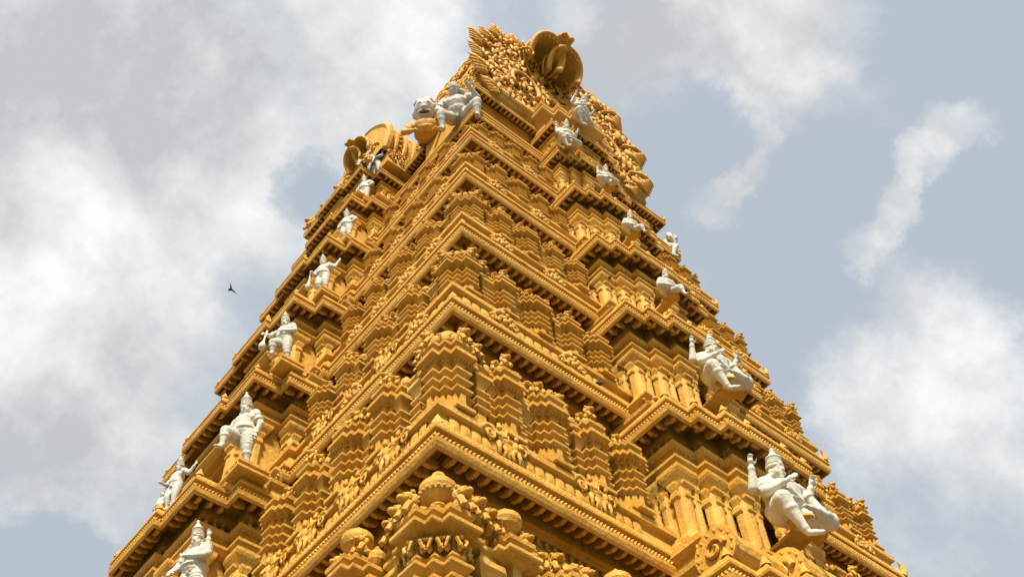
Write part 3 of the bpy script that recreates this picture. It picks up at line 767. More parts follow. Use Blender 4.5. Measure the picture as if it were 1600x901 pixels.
# small stepped canopy over the right bay
m_ = MB(); cp = [(-2.3, GY+.3), (-2.3, GY-1.0), (-1.6, GY-1.0), (-1.6, GY-1.35), (-.9, GY-1.35), (-.9, GY-1.7), (.9, GY-1.7), (.9, GY-1.35), (1.6, GY-1.35), (1.6, GY-1.0), (2.3, GY-1.0), (2.3, GY+.3)]
m_.sweep(cp, [(-.3, 43.6), (-.3, 44.0), (-.1, 44.2), (.05, 44.4), (.1, 44.5), (.1, 44.65), (-.15, 44.75), (-.15, 45.0), (.0, 45.1), (.05, 45.3), (-.3, 45.4)])
m_.build('canopy', GOLD, gable)

def remeshed(mb, vox, mat, name, smooth=2):
    me = mb.mesh(name, mat); o = bpy.data.objects.new(name, me); COL.objects.link(o)
    r = o.modifiers.new('r', 'REMESH'); r.mode = 'VOXEL'; r.voxel_size = vox
    if smooth:
        s_ = o.modifiers.new('s', 'SMOOTH'); s_.factor = .5; s_.iterations = smooth
    bpy.context.view_layer.update()
    dg = bpy.context.evaluated_depsgraph_get()
    m2 = bpy.data.meshes.new_from_object(o.evaluated_get(dg))
    bpy.data.objects.remove(o); bpy.data.meshes.remove(me)
    m2.name = name; m2.polygons.foreach_set('use_smooth', [True]*len(m2.polygons))
    if not m2.materials: m2.materials.append(mat)
    return m2
def lion_mouth(parent, M, s=1.0):
    """gaping lion mask: two thick nested lips round a hollow, a ridge of palate between, teeth, eyes, curls"""
    def hood(mb, R, dep, th, cx, flare=1.0):
        n, mrows = 26, 7; outer = []; inner = []
        for j in range(mrows):
            f = j/(mrows-1); rr = R*(.72+.28*math.sin(f*PI/2))*flare
            for i in range(n+1):
                w = rad(-35+250*i/n)
                dz_ = .18*R*math.sin(w)*f
                outer.append((cx+rr*math.cos(w), -dep*f-.35*dep*f*math.sin(max(w, 0))*.9, rr*1.05*math.sin(w)+dz_))
                q = rr-th*(.6+.4*f); inner.append((cx+q*math.cos(w), -dep*f-.35*dep*f*math.sin(max(w, 0))*.9, q*1.05*math.sin(w)+dz_))
        k = n+1; N_ = len(outer); fs = []
        for j in range(mrows-1):
            for i in range(n):
                a_ = j*k+i; fs.append((a_, a_+1, a_+k+1, a_+k)); fs.append((N_+a_, N_+a_+k, N_+a_+k+1, N_+a_+1))
            fs.append((j*k, (j+1)*k, N_+(j+1)*k, N_+j*k)); e = j*k+n; fs.append((e, N_+e, N_+e+k, e+k))
        for i in range(n):
            fs.append((i, N_+i, N_+i+1, i+1)); a_ = (mrows-1)*k+i; fs.append((a_, a_+1, N_+a_+1, N_+a_))
        mb.add(outer+inner, fs, M)
    mb = MB(); hood(mb, 1.30*s, 2.1*s, .26*s, -.78*s); hood(mb, 1.30*s, 2.1*s, .26*s, .78*s)
    for cx_ in (-.78*s, .78*s):
        for rr, th_, dd in ((1.30, .17, 1.0), (1.40, .10, .72), (1.36, .10, .45), (1.18, .07, .8), (1.12, .07, .55)):
            mb.tube([(cx_+rr*s*math.cos(w), -2.1*s*dd-.66*s*dd*math.sin(max(w, 0)), rr*s*1.05*math.sin(w)+.23*s*dd*math.sin(w)) for w in [rad(-35+250*i/30) for i in range(31)]], [th_*s]*31, 8, M)
    head = mb.build('lion_head', GOLD, parent, True)
    mb = MB()                                                        # palate ridge
    mb.tube([(0, .2*s, -.4*s), (0, -.9*s, .2*s), (0, -1.9*s, .75*s), (0, -2.7*s, .95*s), (0, -3.0*s, .65*s)], [.3*s, .34*s, .34*s, .32*s, .2*s], 12, M)
    mb.build('palate', GOLD, head, True)
    for sg in (-1, 1):
        e = MB(); e.ball((sg*.85*s, -1.2*s, 2.05*s), (.40*s, .46*s, .42*s), 2, M); e.ball((sg*.88*s, -1.55*s, 2.12*s), .2*s, 2, M)
        e.tube([(sg*.4*s, -1.5*s, 2.45*s), (sg*.95*s, -1.45*s, 2.62*s), (sg*1.4*s, -1.0*s, 2.3*s)], [.12*s, .16*s, .08*s], 8, M)
        e.build('eye', GOLD, head, True)
        c_ = MB()
        for q in range(5): scroll(c_, M @ T(sg*(1.75+.1*q)*s, (-.3-.42*q)*s, (1.4-.62*q)*s, 1.6*s), sg, .25)
        c_.build('mane_curl', GOLDC, head, True)
    nz = MB(); nz.ball((0, -2.95*s, 1.75*s), (.62*s, .45*s, .42*s), 2, M); nz.ball((-.3*s, -3.3*s, 1.62*s), .22*s, 2, M); nz.ball((.3*s, -3.3*s, 1.62*s), .22*s, 2, M)
    nz.tube([(0, -2.6*s, 2.1*s), (0, -1.6*s, 2.5*s), (0, -.6*s, 2.7*s)], [.34*s, .4*s, .5*s], 10, M)
    nz.build('snout', GOLD, head, True)
    tm = MB()
    for cx_ in (-.78*s, .78*s):
        for i in range(7):
            w = rad(35+110*i/6); tm.lathe([(.02*s, -.32*s), (.09*s, -.16*s), (.11*s, 0), (.1*s, .08*s)], 7, (cx_+1.12*s*math.cos(w), -2.1*s-.6*s*math.sin(w), 1.15*s*1.05*math.sin(w)+.2*s), M)
    tm.build('tooth_row', GOLD, head, True)
    lb = MB()                                                        # crest comb of the head
    for q in range(6): leaf(lb, M @ T((-1.5+.6*q)*s, -.2*s, (2.1+.35*math.sin(PI*q/5))*s, .75*s), 5)
    lb.build('head_crest', GOLDC, head, True)
    return head
lion_mouth(tower, Matrix.Translation((-.95, GY+.3, 51.6)) @ Matrix.Rotation(rad(8), 4, 'X'), .78)
# tongue of beads falling from the mouth between the two lips
# dormer on the left face
def dormer():
    cx, y0, zc = -4.2, -1.3, 45.0
    mb = MB(); n = 24; xs_ = [-6.9, -6.6, -5.9, -5.0, -3.8]; vs = []; fs = []
    for x in xs_:
        k_ = 1.0 if x > -6.65 else .94
        for i in range(n+1):
            w = rad(-30+240*i/n); vs.append((x, y0+2.0*k_*math.cos(w), zc+1.0+2.25*k_*math.sin(w)+(.55*max(0, math.sin(w))**8)))
    m = n+1
    for j in range(len(xs_)-1):
        for i in range(n): fs.append((j*m+i, j*m+i+1, (j+1)*m+i+1, (j+1)*m+i))
    fs.append(tuple(range(n, -1, -1))); fs.append(tuple(range((len(xs_)-1)*m, len(xs_)*m)))
    mb.add(vs, fs)
    for x in (-6.75, -6.3, -5.8, -5.3, -4.8):
        pts = [(x, y0+2.08*math.cos(w), zc+1.0+2.33*math.sin(w)+.55*max(0, math.sin(w))**8) for w in [rad(-30+240*i/24) for i in range(25)]]
        mb.tube(pts, [.10 if x > -6.65 else .2]*25, 6)
    for i in range(22):
        w = rad(-30+240*(i+.5)/22)
        for x in (-6.05, -5.05): mb.ball((x, y0+2.05*math.cos(w), zc+1.0+2.3*math.sin(w)), (.12, .1, .1), 1)
    mb.box((-5.3, y0, 44.3), (2.6, 3.7, 1.0))
    for q in range(14): scroll(mb, Matrix.Translation((-4.3-.17*q, y0-1.9, 44.2+.35*(q % 3))) , 1 if q % 2 else -1, .22)
    d = mb.build('dormer', GOLD, tower)
    lion_mouth(tower, Matrix.Translation((-6.3, y0, zc+1.3)) @ Matrix.Rotation(-PI/2, 4, 'Z') @ Matrix.Rotation(rad(6), 4, 'X'), .45)
    for y, sc in ((-.3, .8), (.9, .7), (2.1, .9), (-2.6, .6)):
        m_ = MB(); lion(m_, Matrix.Translation((-7.35, y, 43.5)) @ Matrix.Rotation(-PI/2, 4, 'Z') @ Matrix.Scale(1.6*sc, 4), 2); scroll(m_, Matrix.Translation((-7.35, y-.4, 44.2)) @ Matrix.Rotation(-PI/2, 4, 'Z'), 1, .35)
        m_.build('carved_lion', GOLD, d, True)
dormer()
# corner pavilion of the topmost cornice on the left face
mb = MB(); k = 0; c = CS[0]*.9
cpoly = [(-A[0]+.3, -7.2), (-A[0]-.15, -7.2), (-A[0]-.15, -6.8), (-A[0]-.32, -6.8), (-A[0]-.32, -6.35), (-A[0]-.5, -6.35), (-A[0]-.5, -5.1), (-A[0]-.32, -5.1), (-A[0]-.32, -4.6), (-A[0]+.3, -4.6)]
mb.sweep(cpoly, [(o*c, Z[0]-.12+z*c) for o, z in BPROF])
mb.sweep(cpoly, [(-.42, Z[1]+.85), (-.42, Z[0]-.8), (-.30, Z[0]-.72), (-.30, Z[0]-.5), (-.42, Z[0]-.1)])
for q in range(8): lion(mb, Matrix.Translation((-A[0]-.1-.05*(q % 3), -7.0+.32*q, Z[0]+.25)) @ Matrix.Rotation(-PI/2, 4, 'Z') @ Matrix.Scale(1.1, 4))
pav = mb.build('corner_pavilion', GOLD, tower)
bracket_row(cpoly, Z[0]-.12, c, pav, lambda p: p.x < -A[0], False)

# ------------------------------------------------------------------ statues
def human(p, fat=1.0):
    """one continuous body from a pose: dict of joints; metres, adult ~1.75 tall"""
    mb = MB()
    pel, che, nec, hea = [Vector(p[k]) for k in ('pelvis', 'chest', 'neck', 'head')]
    f = fat
    mb.ball(pel, (.17*f, .135*f, .14), 2); mb.ball(pel.lerp(che, .40)+Vector((0, -.035, 0)), (.155*f, .135*f, .17), 2)
    mb.ball(che, (.185*f, .135*f, .17), 2); mb.tube([pel, che], [.14*f, .15*f], 14)
    for s in (-1, 1): mb.ball(che+Vector((s*.085, -.095, .0)), (.075, .055, .065), 2)
    mb.tube([che+Vector((0, 0, .1)), nec, hea], [.075, .06, .06], 12)
    q = p.get('look', (0, -1, 0)); lk = Vector(q).normalized(); R = lk.to_track_quat('-Y', 'Z')
    hd = MB()
    hd.ball((0, 0, .01), (.092, .108, .128), 3); hd.ball((0, -.045, -.07), (.06, .06, .06), 2)
    hd.tube([(0, -.10, .03), (0, -.135, -.022)], [.014, .026], 8); hd.ball((0, -.105, -.06), (.036, .02, .012), 2); hd.ball((0, -.098, -.078), (.028, .02, .011), 2); hd.ball((0, -.085, -.11), (.03, .03, .025), 2)
    for s in (-1, 1):
        hd.ball((s*.037, -.092, .022), (.022, .015, .012), 2); hd.tube([(s*.015, -.106, .05), (s*.04, -.103, .058), (s*.066, -.085, .045)], [.009, .011, .007], 6)
        hd.ball((s*.098, .01, 0), (.018, .03, .045), 2); hd.ball((s*.108, .0, -.075), (.034, .03, .036), 2)
        hd.ball((s*.05, -.075, -.035), (.03, .03, .03), 2); hd.ball((s*.13, .05, -.13), (.055, .06, .09), 2)
    hd.ball((0, .06, -.06), (.11, .08, .15), 2)
    mb.merge(hd, Matrix.Translation(hea) @ R.to_matrix().to_4x4() @ Matrix.Scale(1.14, 4))
    fa = f**.75
    for a_ in p['arms']:
        sh, el, ha = [Vector(v) for v in a_[:3]]
        mb.ball(sh, .078*fa); mb.limb(sh, el, .070*fa, .055*fa); wr = el.lerp(ha, .9); mb.limb(el, wr, .054*fa, .040)
        d = (ha-el).normalized(); up = Vector(a_[3]) if len(a_) > 3 else Vector((0, -1, .2))   # palm normal
        side = d.cross(up).normalized(); nrm = side.cross(d).normalized()
        pc = wr+d*.075; mb.ball(pc, (.048, .05, .05), 2); mb.ball(wr+d*.05, .042)
        curl = a_[4] if len(a_) > 4 else .35
        for n_ in range(4):
            b0 = wr+d*.115+side*(.036-.024*n_); L_ = (.036, .042, .040, .031)[n_]
            d1 = (d*math.cos(curl)+nrm*math.sin(curl)); d2 = (d*math.cos(curl*2)+nrm*math.sin(curl*2))
            mb.tube([b0, b0+d1*L_, b0+d1*L_+d2*L_], [.0155, .0145, .011], 7)
        b0 = wr+d*.045+side*.045; mb.tube([b0, b0+(side+d*.6).normalized()*.045, b0+(side*.6+d+nrm*.5).normalized()*.09], [.02, .018, .013], 7)
        for fr in (.12, .55): 
            c_ = sh.lerp(el, fr+.1); mb.tube([c_-(el-sh).normalized()*.02, c_+(el-sh).normalized()*.02], [.077*fa, .077*fa], 14)
        c_ = el.lerp(ha, .78); dd = (ha-el).normalized(); mb.tube([c_-dd*.025, c_+dd*.025], [.056, .056], 14)
    for l_ in p['legs']:
        hp, kn, an, to = [Vector(v) for v in l_]
        mb.limb(hp, kn, .105*f, .075*f); mb.limb(kn, an, .074*f, .048); cf = kn.lerp(an, .33); bk_ = (an-kn).normalized()
        mb.ball(cf, (.068*f, .068*f, .09), 2); mb.limb(an, to, .045, .034); mb.ball(an.lerp(to, .45), .05)
        for n_ in range(5):
            sd_ = (to-an).cross(Vector((0, 0, 1)));
            if sd_.length < 1e-3: sd_ = Vector((1, 0, 0))
            sd_.normalize(); mb.ball(to+sd_*(.036-.018*n_)+(to-an).normalized()*(.03-.005*n_), .016, 1)
        c_ = kn.lerp(an, .88); mb.tube([c_-bk_*.025, c_+bk_*.025], [.064, .064], 14)
        for fr in (.25, .42, .6, .78):                               # folds of the loin cloth round the thigh
            c_ = hp.lerp(kn, fr); d_ = (kn-hp).normalized(); r_ = .105*f+(.075-.105)*f*fr+.010
            mb.tube([c_-d_*.016, c_+d_*.016], [r_, r_], 14)
    # belt, necklaces, sash
    mb.tube([pel+Vector((0, 0, .07)), pel+Vector((0, 0, .12))], [.165*f, .16*f], 18); mb.tube([pel+Vector((0, -.14, .08)), pel+Vector((0, -.17, -.12))], [.05, .035], 10)
    for r_, dz_ in ((.10, .14), (.14, .09)):
        mb.tube([che+Vector((r_*math.sin(w), -.055-.085*math.cos(w)*.9, dz_-.05*math.cos(w))) for w in [2*PI*i/16 for i in range(17)]], [.017]*17, 6)
    mb.tube([che+Vector((-.17, -.07, .13)), che+Vector((-.05, -.155, -.05)), pel+Vector((.11, -.14, .12))], [.016]*3, 6)
    return mb
def crown_mb(p, tall=.36, wide=1.0):
    mb = MB(); hea = Vector(p['head']); lk = Vector(p.get('look', (0, -1, 0))).normalized(); R = lk.to_track_quat('-Y', 'Z')
    prof = [(.100, .05), (.118, .06), (.120, .10), (.108, .115)]
    for i in range(5):
        f_ = i/5; z_ = .115+f_*tall*.55; r_ = .110-.022*f_
        prof += [(r_, z_), (r_+.008, z_+tall*.03), (r_+.006, z_+tall*.085), (r_-.008, z_+tall*.10)]
    zt = .115+tall*.55
    prof += [(.088, zt), (.104, zt+.012), (.104, zt+.03), (.088, zt+.04), (.066, zt+.07), (.042, zt+.11), (.026, zt+.14), (.034, zt+.155), (.028, zt+.175), (.005, zt+.20)]
    mb.lathe([(r_*wide, z_) for r_, z_ in prof], 20, (0, .015, 0), Matrix.Translation(hea) @ R.to_matrix().to_4x4() @ Matrix.Scale(1.14, 4))
    mb.ball((0, -.115, .12), (.03, .014, .045), 2, Matrix.Translation(hea) @ R.to_matrix().to_4x4())
    return mb
def statue(name, label, loc, rotz, sc, pose, crown=True, club=None, group=None, mat=None, fat=1.1, vox=.017, tall=.2, cat='statue'):
    mat = mat or WHITE
    t = thing(name, label, cat, loc, group, rotz, sc)
    body = link('body', remeshed(human(pose, fat), vox, mat, 'body'), t)
    if crown: crown_mb(pose, tall).build('crown', mat, t, True)
    if club:
        m_ = MB(); a_, b_ = Vector(club[0]), Vector(club[1])
        m_.tube([a_, a_.lerp(b_, .55), a_.lerp(b_, .62), b_.lerp(a_, .2), b_.lerp(a_, .04), b_], [.022, .026, .05, .10, .09, .03], 12); m_.build('club', mat, t, True)
    return t
# seated with one leg hanging, four arms (right face)
def seated(v=0):
    p = dict(pelvis=(0, 0, .14), chest=(0, -.02, .52), neck=(0, -.02, .72), head=(.0, -.04, .87), look=(.15, -1, -.12))
    raise_ = [(-.24, .02, .64), (-.47, -.04, .46), (-.50, -.16, .82)]
    fr = [(-.22, -.03, .62), (-.36, -.16, .34), (-.10, -.36, .46)]
    l1 = [(.25, .02, .64), (.42, -.02, .44), (.46, -.14, .68)]
    l2 = [(.24, -.03, .60), (.40, -.12, .32), (.46, -.24, .10)]
    p['arms'] = [[*raise_, (0, -1, 0), .25], [*fr, (0, -1, .3), .2], [*l1, (0, -1, 0), .5], [*l2, (0, 0, -1), .4]]
    p['legs'] = [[(-.12, -.02, .12), (-.26, -.32, .10), (-.04, -.36, -.46), (.08, -.52, -.54)], [(.12, -.02, .08), (.50, -.22, -.04), (.16, -.40, -.04), (.0, -.42, -.04)]]
    if v == 1:
        p['arms'] = [[(-.24, .02, .64), (-.38, -.04, .46), (-.44, -.10, .84), (0, -1, 0), .3], [(-.22, -.03, .62), (-.34, -.14, .36), (-.20, -.34, .30), (0, 0, -1), .4], [(.24, 0, .64), (.36, -.08, .38), (.30, -.34, .34), (0, 0, -1), .4], [(.24, .02, .64), (.40, -.02, .46), (.46, -.12, .74), (0, -1, 0), .4]]
    if v == 2:
        p['arms'] = [[(-.24, 0, .64), (-.36, -.06, .36), (-.26, -.30, .24), (0, 0, -1), .5], [(.24, 0, .64), (.36, -.08, .36), (.44, -.30, .20), (0, 0, -1), .4]]
        p['legs'] = [[(-.12, -.02, .10), (-.46, -.30, .05), (-.08, -.46, .02), (.08, -.48, 0)], [(.12, -.02, .10), (.40, -.40, .10), (.50, -.50, -.30), (.56, -.66, -.36)]]
    if v == 3:
        p['arms'] = [[(-.24, 0, .64), (-.40, -.04, .54), (-.44, -.08, .90), (0, -1, 0), .3], [(.24, 0, .64), (.36, -.08, .38), (.20, -.32, .36), (0, 0, -1), .4]]
        p['legs'] = [[(-.12, -.02, .10), (-.46, -.30, .05), (-.08, -.46, .02), (.08, -.48, 0)], [(.12, -.02, .10), (.46, -.30, .05), (.08, -.50, .04), (-.08, -.52, .02)]]
    return p
def standing(v=0):
    # faces -Y; +X is the viewer's side when it stands on the left face of the tower
    p = dict(pelvis=(0, 0, .92), chest=(0, -.01, 1.30), neck=(0, -.02, 1.50), head=(0, -.04, 1.64), look=(.35, -1, -.22))
    st = [(.11, 0, .88), (.12, -.02, .48), (.13, .02, .08), (.16, -.17, .03)]
    p['legs'] = [[(-.11, 0, .88), (-.16, -.40, .86), (-.18, -.44, .40), (-.20, -.60, .34)], st]
    p['arms'] = [[(.25, 0, 1.42), (.36, .06, 1.12), (.30, .02, .80), (1, 0, 0), .5], [(-.25, 0, 1.42), (-.34, -.10, 1.14), (-.18, -.36, .98), (0, 0, -1), .5]]
    if v == 1:
        p['legs'] = [[(-.11, 0, .88), (-.13, -.08, .48), (-.14, .02, .08), (-.16, -.17, .03)], st]
        p['arms'] = [[(.25, 0, 1.42), (.40, -.10, 1.14), (.42, -.16, 1.52), (0, -1, 0), .3], [(.22, -.02, 1.40), (.34, -.16, 1.10), (.02, -.28, 1.16), (0, -1, 0), .4], [(-.25, 0, 1.42), (-.36, -.10, 1.12), (-.30, -.34, .86), (0, 0, -1), .6]]
    if v == 2:
        p['legs'] = [[(-.11, 0, .88), (-.14, -.34, .66), (-.16, -.30, .24), (-.18, -.48, .18)], st]
        p['arms'] = [[(.25, 0, 1.42), (.38, -.04, 1.12), (.12, -.24, 1.10), (0, -1, 0), .4], [(-.25, 0, 1.42), (-.38, -.2, 1.2), (-.36, -.5, 1.02), (0, 0, -1), .6]]
    if v == 3:
        p['legs'] = [[(-.11, 0, .88), (-.13, -.10, .48), (-.14, .02, .08), (-.16, -.17, .03)], st]
        p['arms'] = [[(.25, 0, 1.42), (.46, .06, 1.22), (.60, .10, 1.50), (0, -1, 0), .4], [(-.25, 0, 1.42), (-.34, -.10, 1.12), (-.26, -.36, 1.00), (0, 0, -1), .5]]
    if v == 4:
        p['legs'] = [[(-.11, 0, .88), (-.13, -.10, .48), (-.14, .02, .08), (-.16, -.17, .03)], st]
        p['arms'] = [[(.25, 0, 1.42), (.46, .02, 1.18), (.22, -.10, .98), (0, 0, -1), .6], [(-.25, 0, 1.42), (-.44, -.02, 1.16), (-.22, -.12, 1.0), (0, 0, -1), .6]]
    return p
lot = MB()
pts = 36; vs = []
RL = [('largest and lowest white deity on the right face, four arms, one leg hanging', 0, (1234, 816), (1216, 742)),
      ('second largest white deity of the right face, hand raised, one leg hanging over its slab', 0, (1122, 599), (1118, 550)),
      ('white seated deity with pointed crown, third from the bottom on the right face', 2, (1042, 458), (1039, 433)),
      ('white deity with conical crown in the middle tiers of the right face, leg trailing sideways', 2, (985, 361), (985, 341)),
      ('small white deity holding one thin arm straight up, fifth from the bottom, right face', 3, (946, 288), (947, 268)),
      ('small white deity with folded arms under the topmost right cornice', 1, (883, 224), (883, 200))]
group_r = 'white deities in the niches of the right face'
TILT = rad(2)
TILTS = [rad(3), rad(5), rad(12), rad(14), rad(16), rad(18)]
def fit_scale(root, h, tilt, rz, target_y):
    d = Vector((math.sin(rz)*math.sin(tilt), -math.cos(rz)*math.sin(tilt), math.cos(tilt)))
    lo_, hi_ = .2, 5
    for _ in range(40):
        m_ = (lo_+hi_)/2
        if proj(root+d*h*m_)[1] > target_y: lo_ = m_
        else: hi_ = m_
    return lo_
for j, k in enumerate((5, 4, 3, 2, 1, 0)):
    bay, pod, zhi, ow = BAYS[k, 'R']
    y = -B[k]-ow-.92*CS[k]
    P = at_y(*RL[j][2], y)
    if k == 0: P = at_z(*RL[j][2], zb(1)+.44*CS[1]+.12); y = P.y
    rz = rad(-20); TILT = TILTS[j]
    sc = fit_scale(P, .87, TILT, rz, RL[j][3][1])
    t = statue('seated_deity', RL[j][0], tuple(P), rz, sc, seated(RL[j][1]), group=group_r, vox=.016 if j < 2 else .022, tall=.17 if j != 3 else .30, fat=1.85)
    t.rotation_euler = (TILT, 0, rz)
    # half round scalloped slab under the seat
    m_ = MB(); c = CS[k]; prof = []
    outl = []
    for i in range(29):
        w = PI*i/28; outl.append(((.36 if j < 2 else .28)*sc*math.cos(w), -(.34 if j < 2 else .24)*sc*math.sin(w)))
    outl = outl
    vs = []; fs = []
    for z_, q in ((-.13, .88), (-.10, .97), (-.08, 1.0), (.0, 1.0)):
        vs += [(x*q, y_*q, z_*c) for x, y_ in outl]
    n_ = len(outl)
    for r_ in range(3):
        for i in range(n_-1): fs.append((r_*n_+i, r_*n_+i+1, (r_+1)*n_+i+1, (r_+1)*n_+i))
        fs.append((r_*n_+n_-1, r_*n_, (r_+1)*n_, (r_+1)*n_+n_-1))
    fs.append(tuple(range(n_-1, -1, -1))); fs.append(tuple(3*n_+i for i in range(n_)))
    m_.add(vs, fs)
    m_.box((0, .55, -.07*c), (.36*sc, 1.3, .10*c))
    for i in range(28): m_.ball((outl[i][0]*1.0, outl[i][1]*1.0, -.05*c), (.07*c, .07*c, .07*c), 1)
    link('seat_slab', m_.mesh('seat_slab', GOLD), bay, Matrix.Translation((P.x+.26*sc, y+.02*sc, P.z-.03*sc)) @ Matrix.Rotation(rad(-6), 4, 'X'))
LL = [('white crowned figure with a hand raised beside its face, lowest on the left face', 1, (294, 958), (284, 847)),
      ('white crowned figure resting one bent leg forward, second from the bottom on the left face', 0, (376, 733), (378, 642)),
      ('white figure with crossed arms and raised leg, third from the bottom on the left face', 2, (442, 568), (449, 507)),
      ('white standing figure stretching one arm out to a pillar, left face middle tier', 3, (504, 458), (506, 413)),
      ('small white standing figure with hands on hips, second from the top on the left face', 4, (542, 375), (545, 339)),
      ('smallest white standing figure under the topmost left cornice', 4, (570, 315), (568, 284))]
for j, k in enumerate((5, 4, 3, 2, 1, 0)):
    bay, pod, zhi, ow = BAYS[k, 'L']
    x = -A[k]-ow-.35*CS[k]; P = at_z(*LL[j][2], zb(k+1)+.40*CS[k+1]+.30); x = P.x; rz = -PI/2+rad(20); tl = rad(6)
    sc = fit_scale(P, 1.64, tl, rz, LL[j][3][1])
    club = [((.42, -.2, .55), (.42, -.1, -.0)), None, ((-.25, -.5, 1.1), (-.3, -.62, .25)), ((-.3, -.36, 1.0), (-.36, -.42, .05)), None, None][j]
    t = statue('guardian_statue', LL[j][0], tuple(P), rz, sc, standing(LL[j][1]), club=club, group='white guardians in the niches of the left face', vox=.017 if j < 3 else .022, fat=1.7)
    t.rotation_euler = (tl, 0, rz)
    zc_ = zb(k+1)+.40*CS[k+1]
    if P.z-zc_ > .05:
        m_ = MB(); hgt = P.z+.04*sc-zc_
        m_.sweep([(-.25*sc, -.16*sc), (.25*sc, -.16*sc), (.25*sc, .5*sc), (-.25*sc, .5*sc)], [(0, 0), (.06, .04), (.06, .12), (-.02, .16), (-.02, hgt-.16), (.05, hgt-.1), (.05, hgt)])
        for q_ in range(3): scroll(m_, T(-.17*sc+.17*sc*q_, -.18*sc, hgt*.5, .7*sc), 1 if q_ % 2 else -1, .12)
        link('pedestal', m_.mesh('pedestal', GOLD), bay, Matrix.Translation((x, P.y, zc_)) @ Matrix.Rotation(-PI/2, 4, 'Z'))
# figures on the topmost cornices
P = at_z(903, 186, zb(0)+.44*CS[0]+.15)
statue('seated_deity', 'white cross legged deity on the topmost right cornice, beneath the lion head', tuple(P), rad(4), fit_scale(P, .87, rad(24), 0, 160), seated(0), vox=.02, group=group_r, fat=1.7).rotation_euler = (rad(24), 0, rad(4))
sq = dict(pelvis=(0, 0, .14), chest=(0, -.06, .52), neck=(0, -.09, .70), head=(0, -.14, .84), look=(-.25, -1, -.75))
sq['arms'] = [[(-.26, -.04, .62), (-.40, -.16, .34), (-.30, -.38, .14), (0, 0, -1), .5], [(.26, -.04, .62), (.46, -.10, .50), (.34, -.30, .66), (0, -1, 0), .8]]
sq['legs'] = [[(-.13, -.02, .12), (-.30, -.38, .0), (-.30, -.40, -.44), (-.32, -.56, -.50)], [(.13, -.02, .12), (.46, -.28, .22), (.42, -.30, -.22), (.44, -.46, -.28)]]
for loc, rz, lab in (((-5.85, -7.6, 41.45), rad(-52), 'large white squatting figure with knees apart on the near corner below the crest'),
                     ((A[1]+.25, -B[1]+.6, 41.75), rad(48), 'white squatting figure on the far right corner, mostly knee and arm against the sky')):
    t = statue('squatting_figure', lab, loc, rz, 2.1 if loc[0] < 0 else 1.6, sq, crown=False, fat=1.35, mat=WHITEG, vox=.018, group='white squatting figures on the corners')
    t.rotation_euler = (rad(22), 0, rz)
# giant with a white head and golden body behind the corner figure
gp = standing(4); gp['look'] = (-.25, -1, -.25); gp['head'] = (0, -.06, 1.66); gp['pelvis'] = (0, .1, 1.2); gp['legs'] = [[(q_, .1, 1.2), (q_, .1, 1.19), (q_, .1, 1.18), (q_, .1, 1.17)] for q_ in (-.1, .1)]
t = thing('giant_figure', 'golden giant with an open mouthed white head above the left face', 'statue', (-6.2, -5.6, 40.75), None, rad(-45), 2.3)
bodyp = human(gp, 1.5); link('body', remeshed(bodyp, .022, GOLD, 'body'), t)
hm = MB(); HS = 1.15; hm.ball((0, -.04, 1.72), (.20, .21, .24), 3); hm.ball((0, -.11, 1.59), (.135, .12, .11), 2); hm.ball((0, -.24, 1.73), (.04, .05, .035), 2); hm.ball((0, .06, 1.74), (.21, .2, .24), 2)
for s_ in (-1, 1): hm.ball((s_*.08, -.20, 1.79), (.036, .026, .022), 2); hm.tube([(s_*.02, -.215, 1.825), (s_*.08, -.21, 1.845), (s_*.14, -.17, 1.81)], [.014, .017, .010], 8); hm.ball((s_*.2, 0, 1.70), (.04, .06, .09), 2)
hm.tube([(0, -.1, 1.58), (0, -.05, 1.42)], [.13, .15], 14)
hm.tube([(.11*math.cos(w), -.245+.03*abs(math.cos(w)), 1.62+.05*math.sin(w)) for w in [2*PI*i/18 for i in range(19)]], [.022]*19, 7)
for i in range(30):
    w = random.uniform(0, 2*PI); e = random.uniform(.15, 1.3); hm.ball((.2*math.cos(w)*math.cos(e), .02+.2*math.sin(w)*math.cos(e) if math.sin(w) > -.3 else .02-.12*math.cos(e), 1.76+.23*math.sin(e)), .05, 1)
link('head', remeshed(hm, .016, WHITEG, 'head', 1), t, Matrix.Translation((0, -.05, 1.62)) @ Matrix.Rotation(rad(38), 4, 'X') @ Matrix.Scale(HS, 4) @ Matrix.Translation((0, 0, -1.62)))
mo = MB(); mo.ball((0, -.235, 1.635), (.095, .04, .034), 2); link('mouth', mo.mesh('mouth', DARK, True), t, Matrix.Translation((0, -.05, 1.62)) @ Matrix.Rotation(rad(38), 4, 'X') @ Matrix.Scale(HS, 4) @ Matrix.Translation((0, 0, -1.62)))
# small attendants on the far side of the left bays and in the dormer
for px, py, z, sc, v, lab in ((264, 796, zb(5)+.42, .95, 3, 'small white attendant standing at the far end of the left bay, dark against the sky'),
                              (242, 824, zb(5)+.42, .75, 4, 'little grey white attendant half hidden behind the left cornice edge'),
                              (588, 274, zb(0)+.26, 1.1, 1, 'white attendant in front of the golden lion dormer'),
                              (573, 270, zb(0)+.26, .95, 0, 'white attendant left of the dormer with a dark bird on it')):
    P = at_z(px, py, z)
    statue('attendant_statue', lab, tuple(P), -PI/2+rad(10), sc, standing(v), vox=.024, mat=WHITEG, group='small white attendants', fat=1.4)

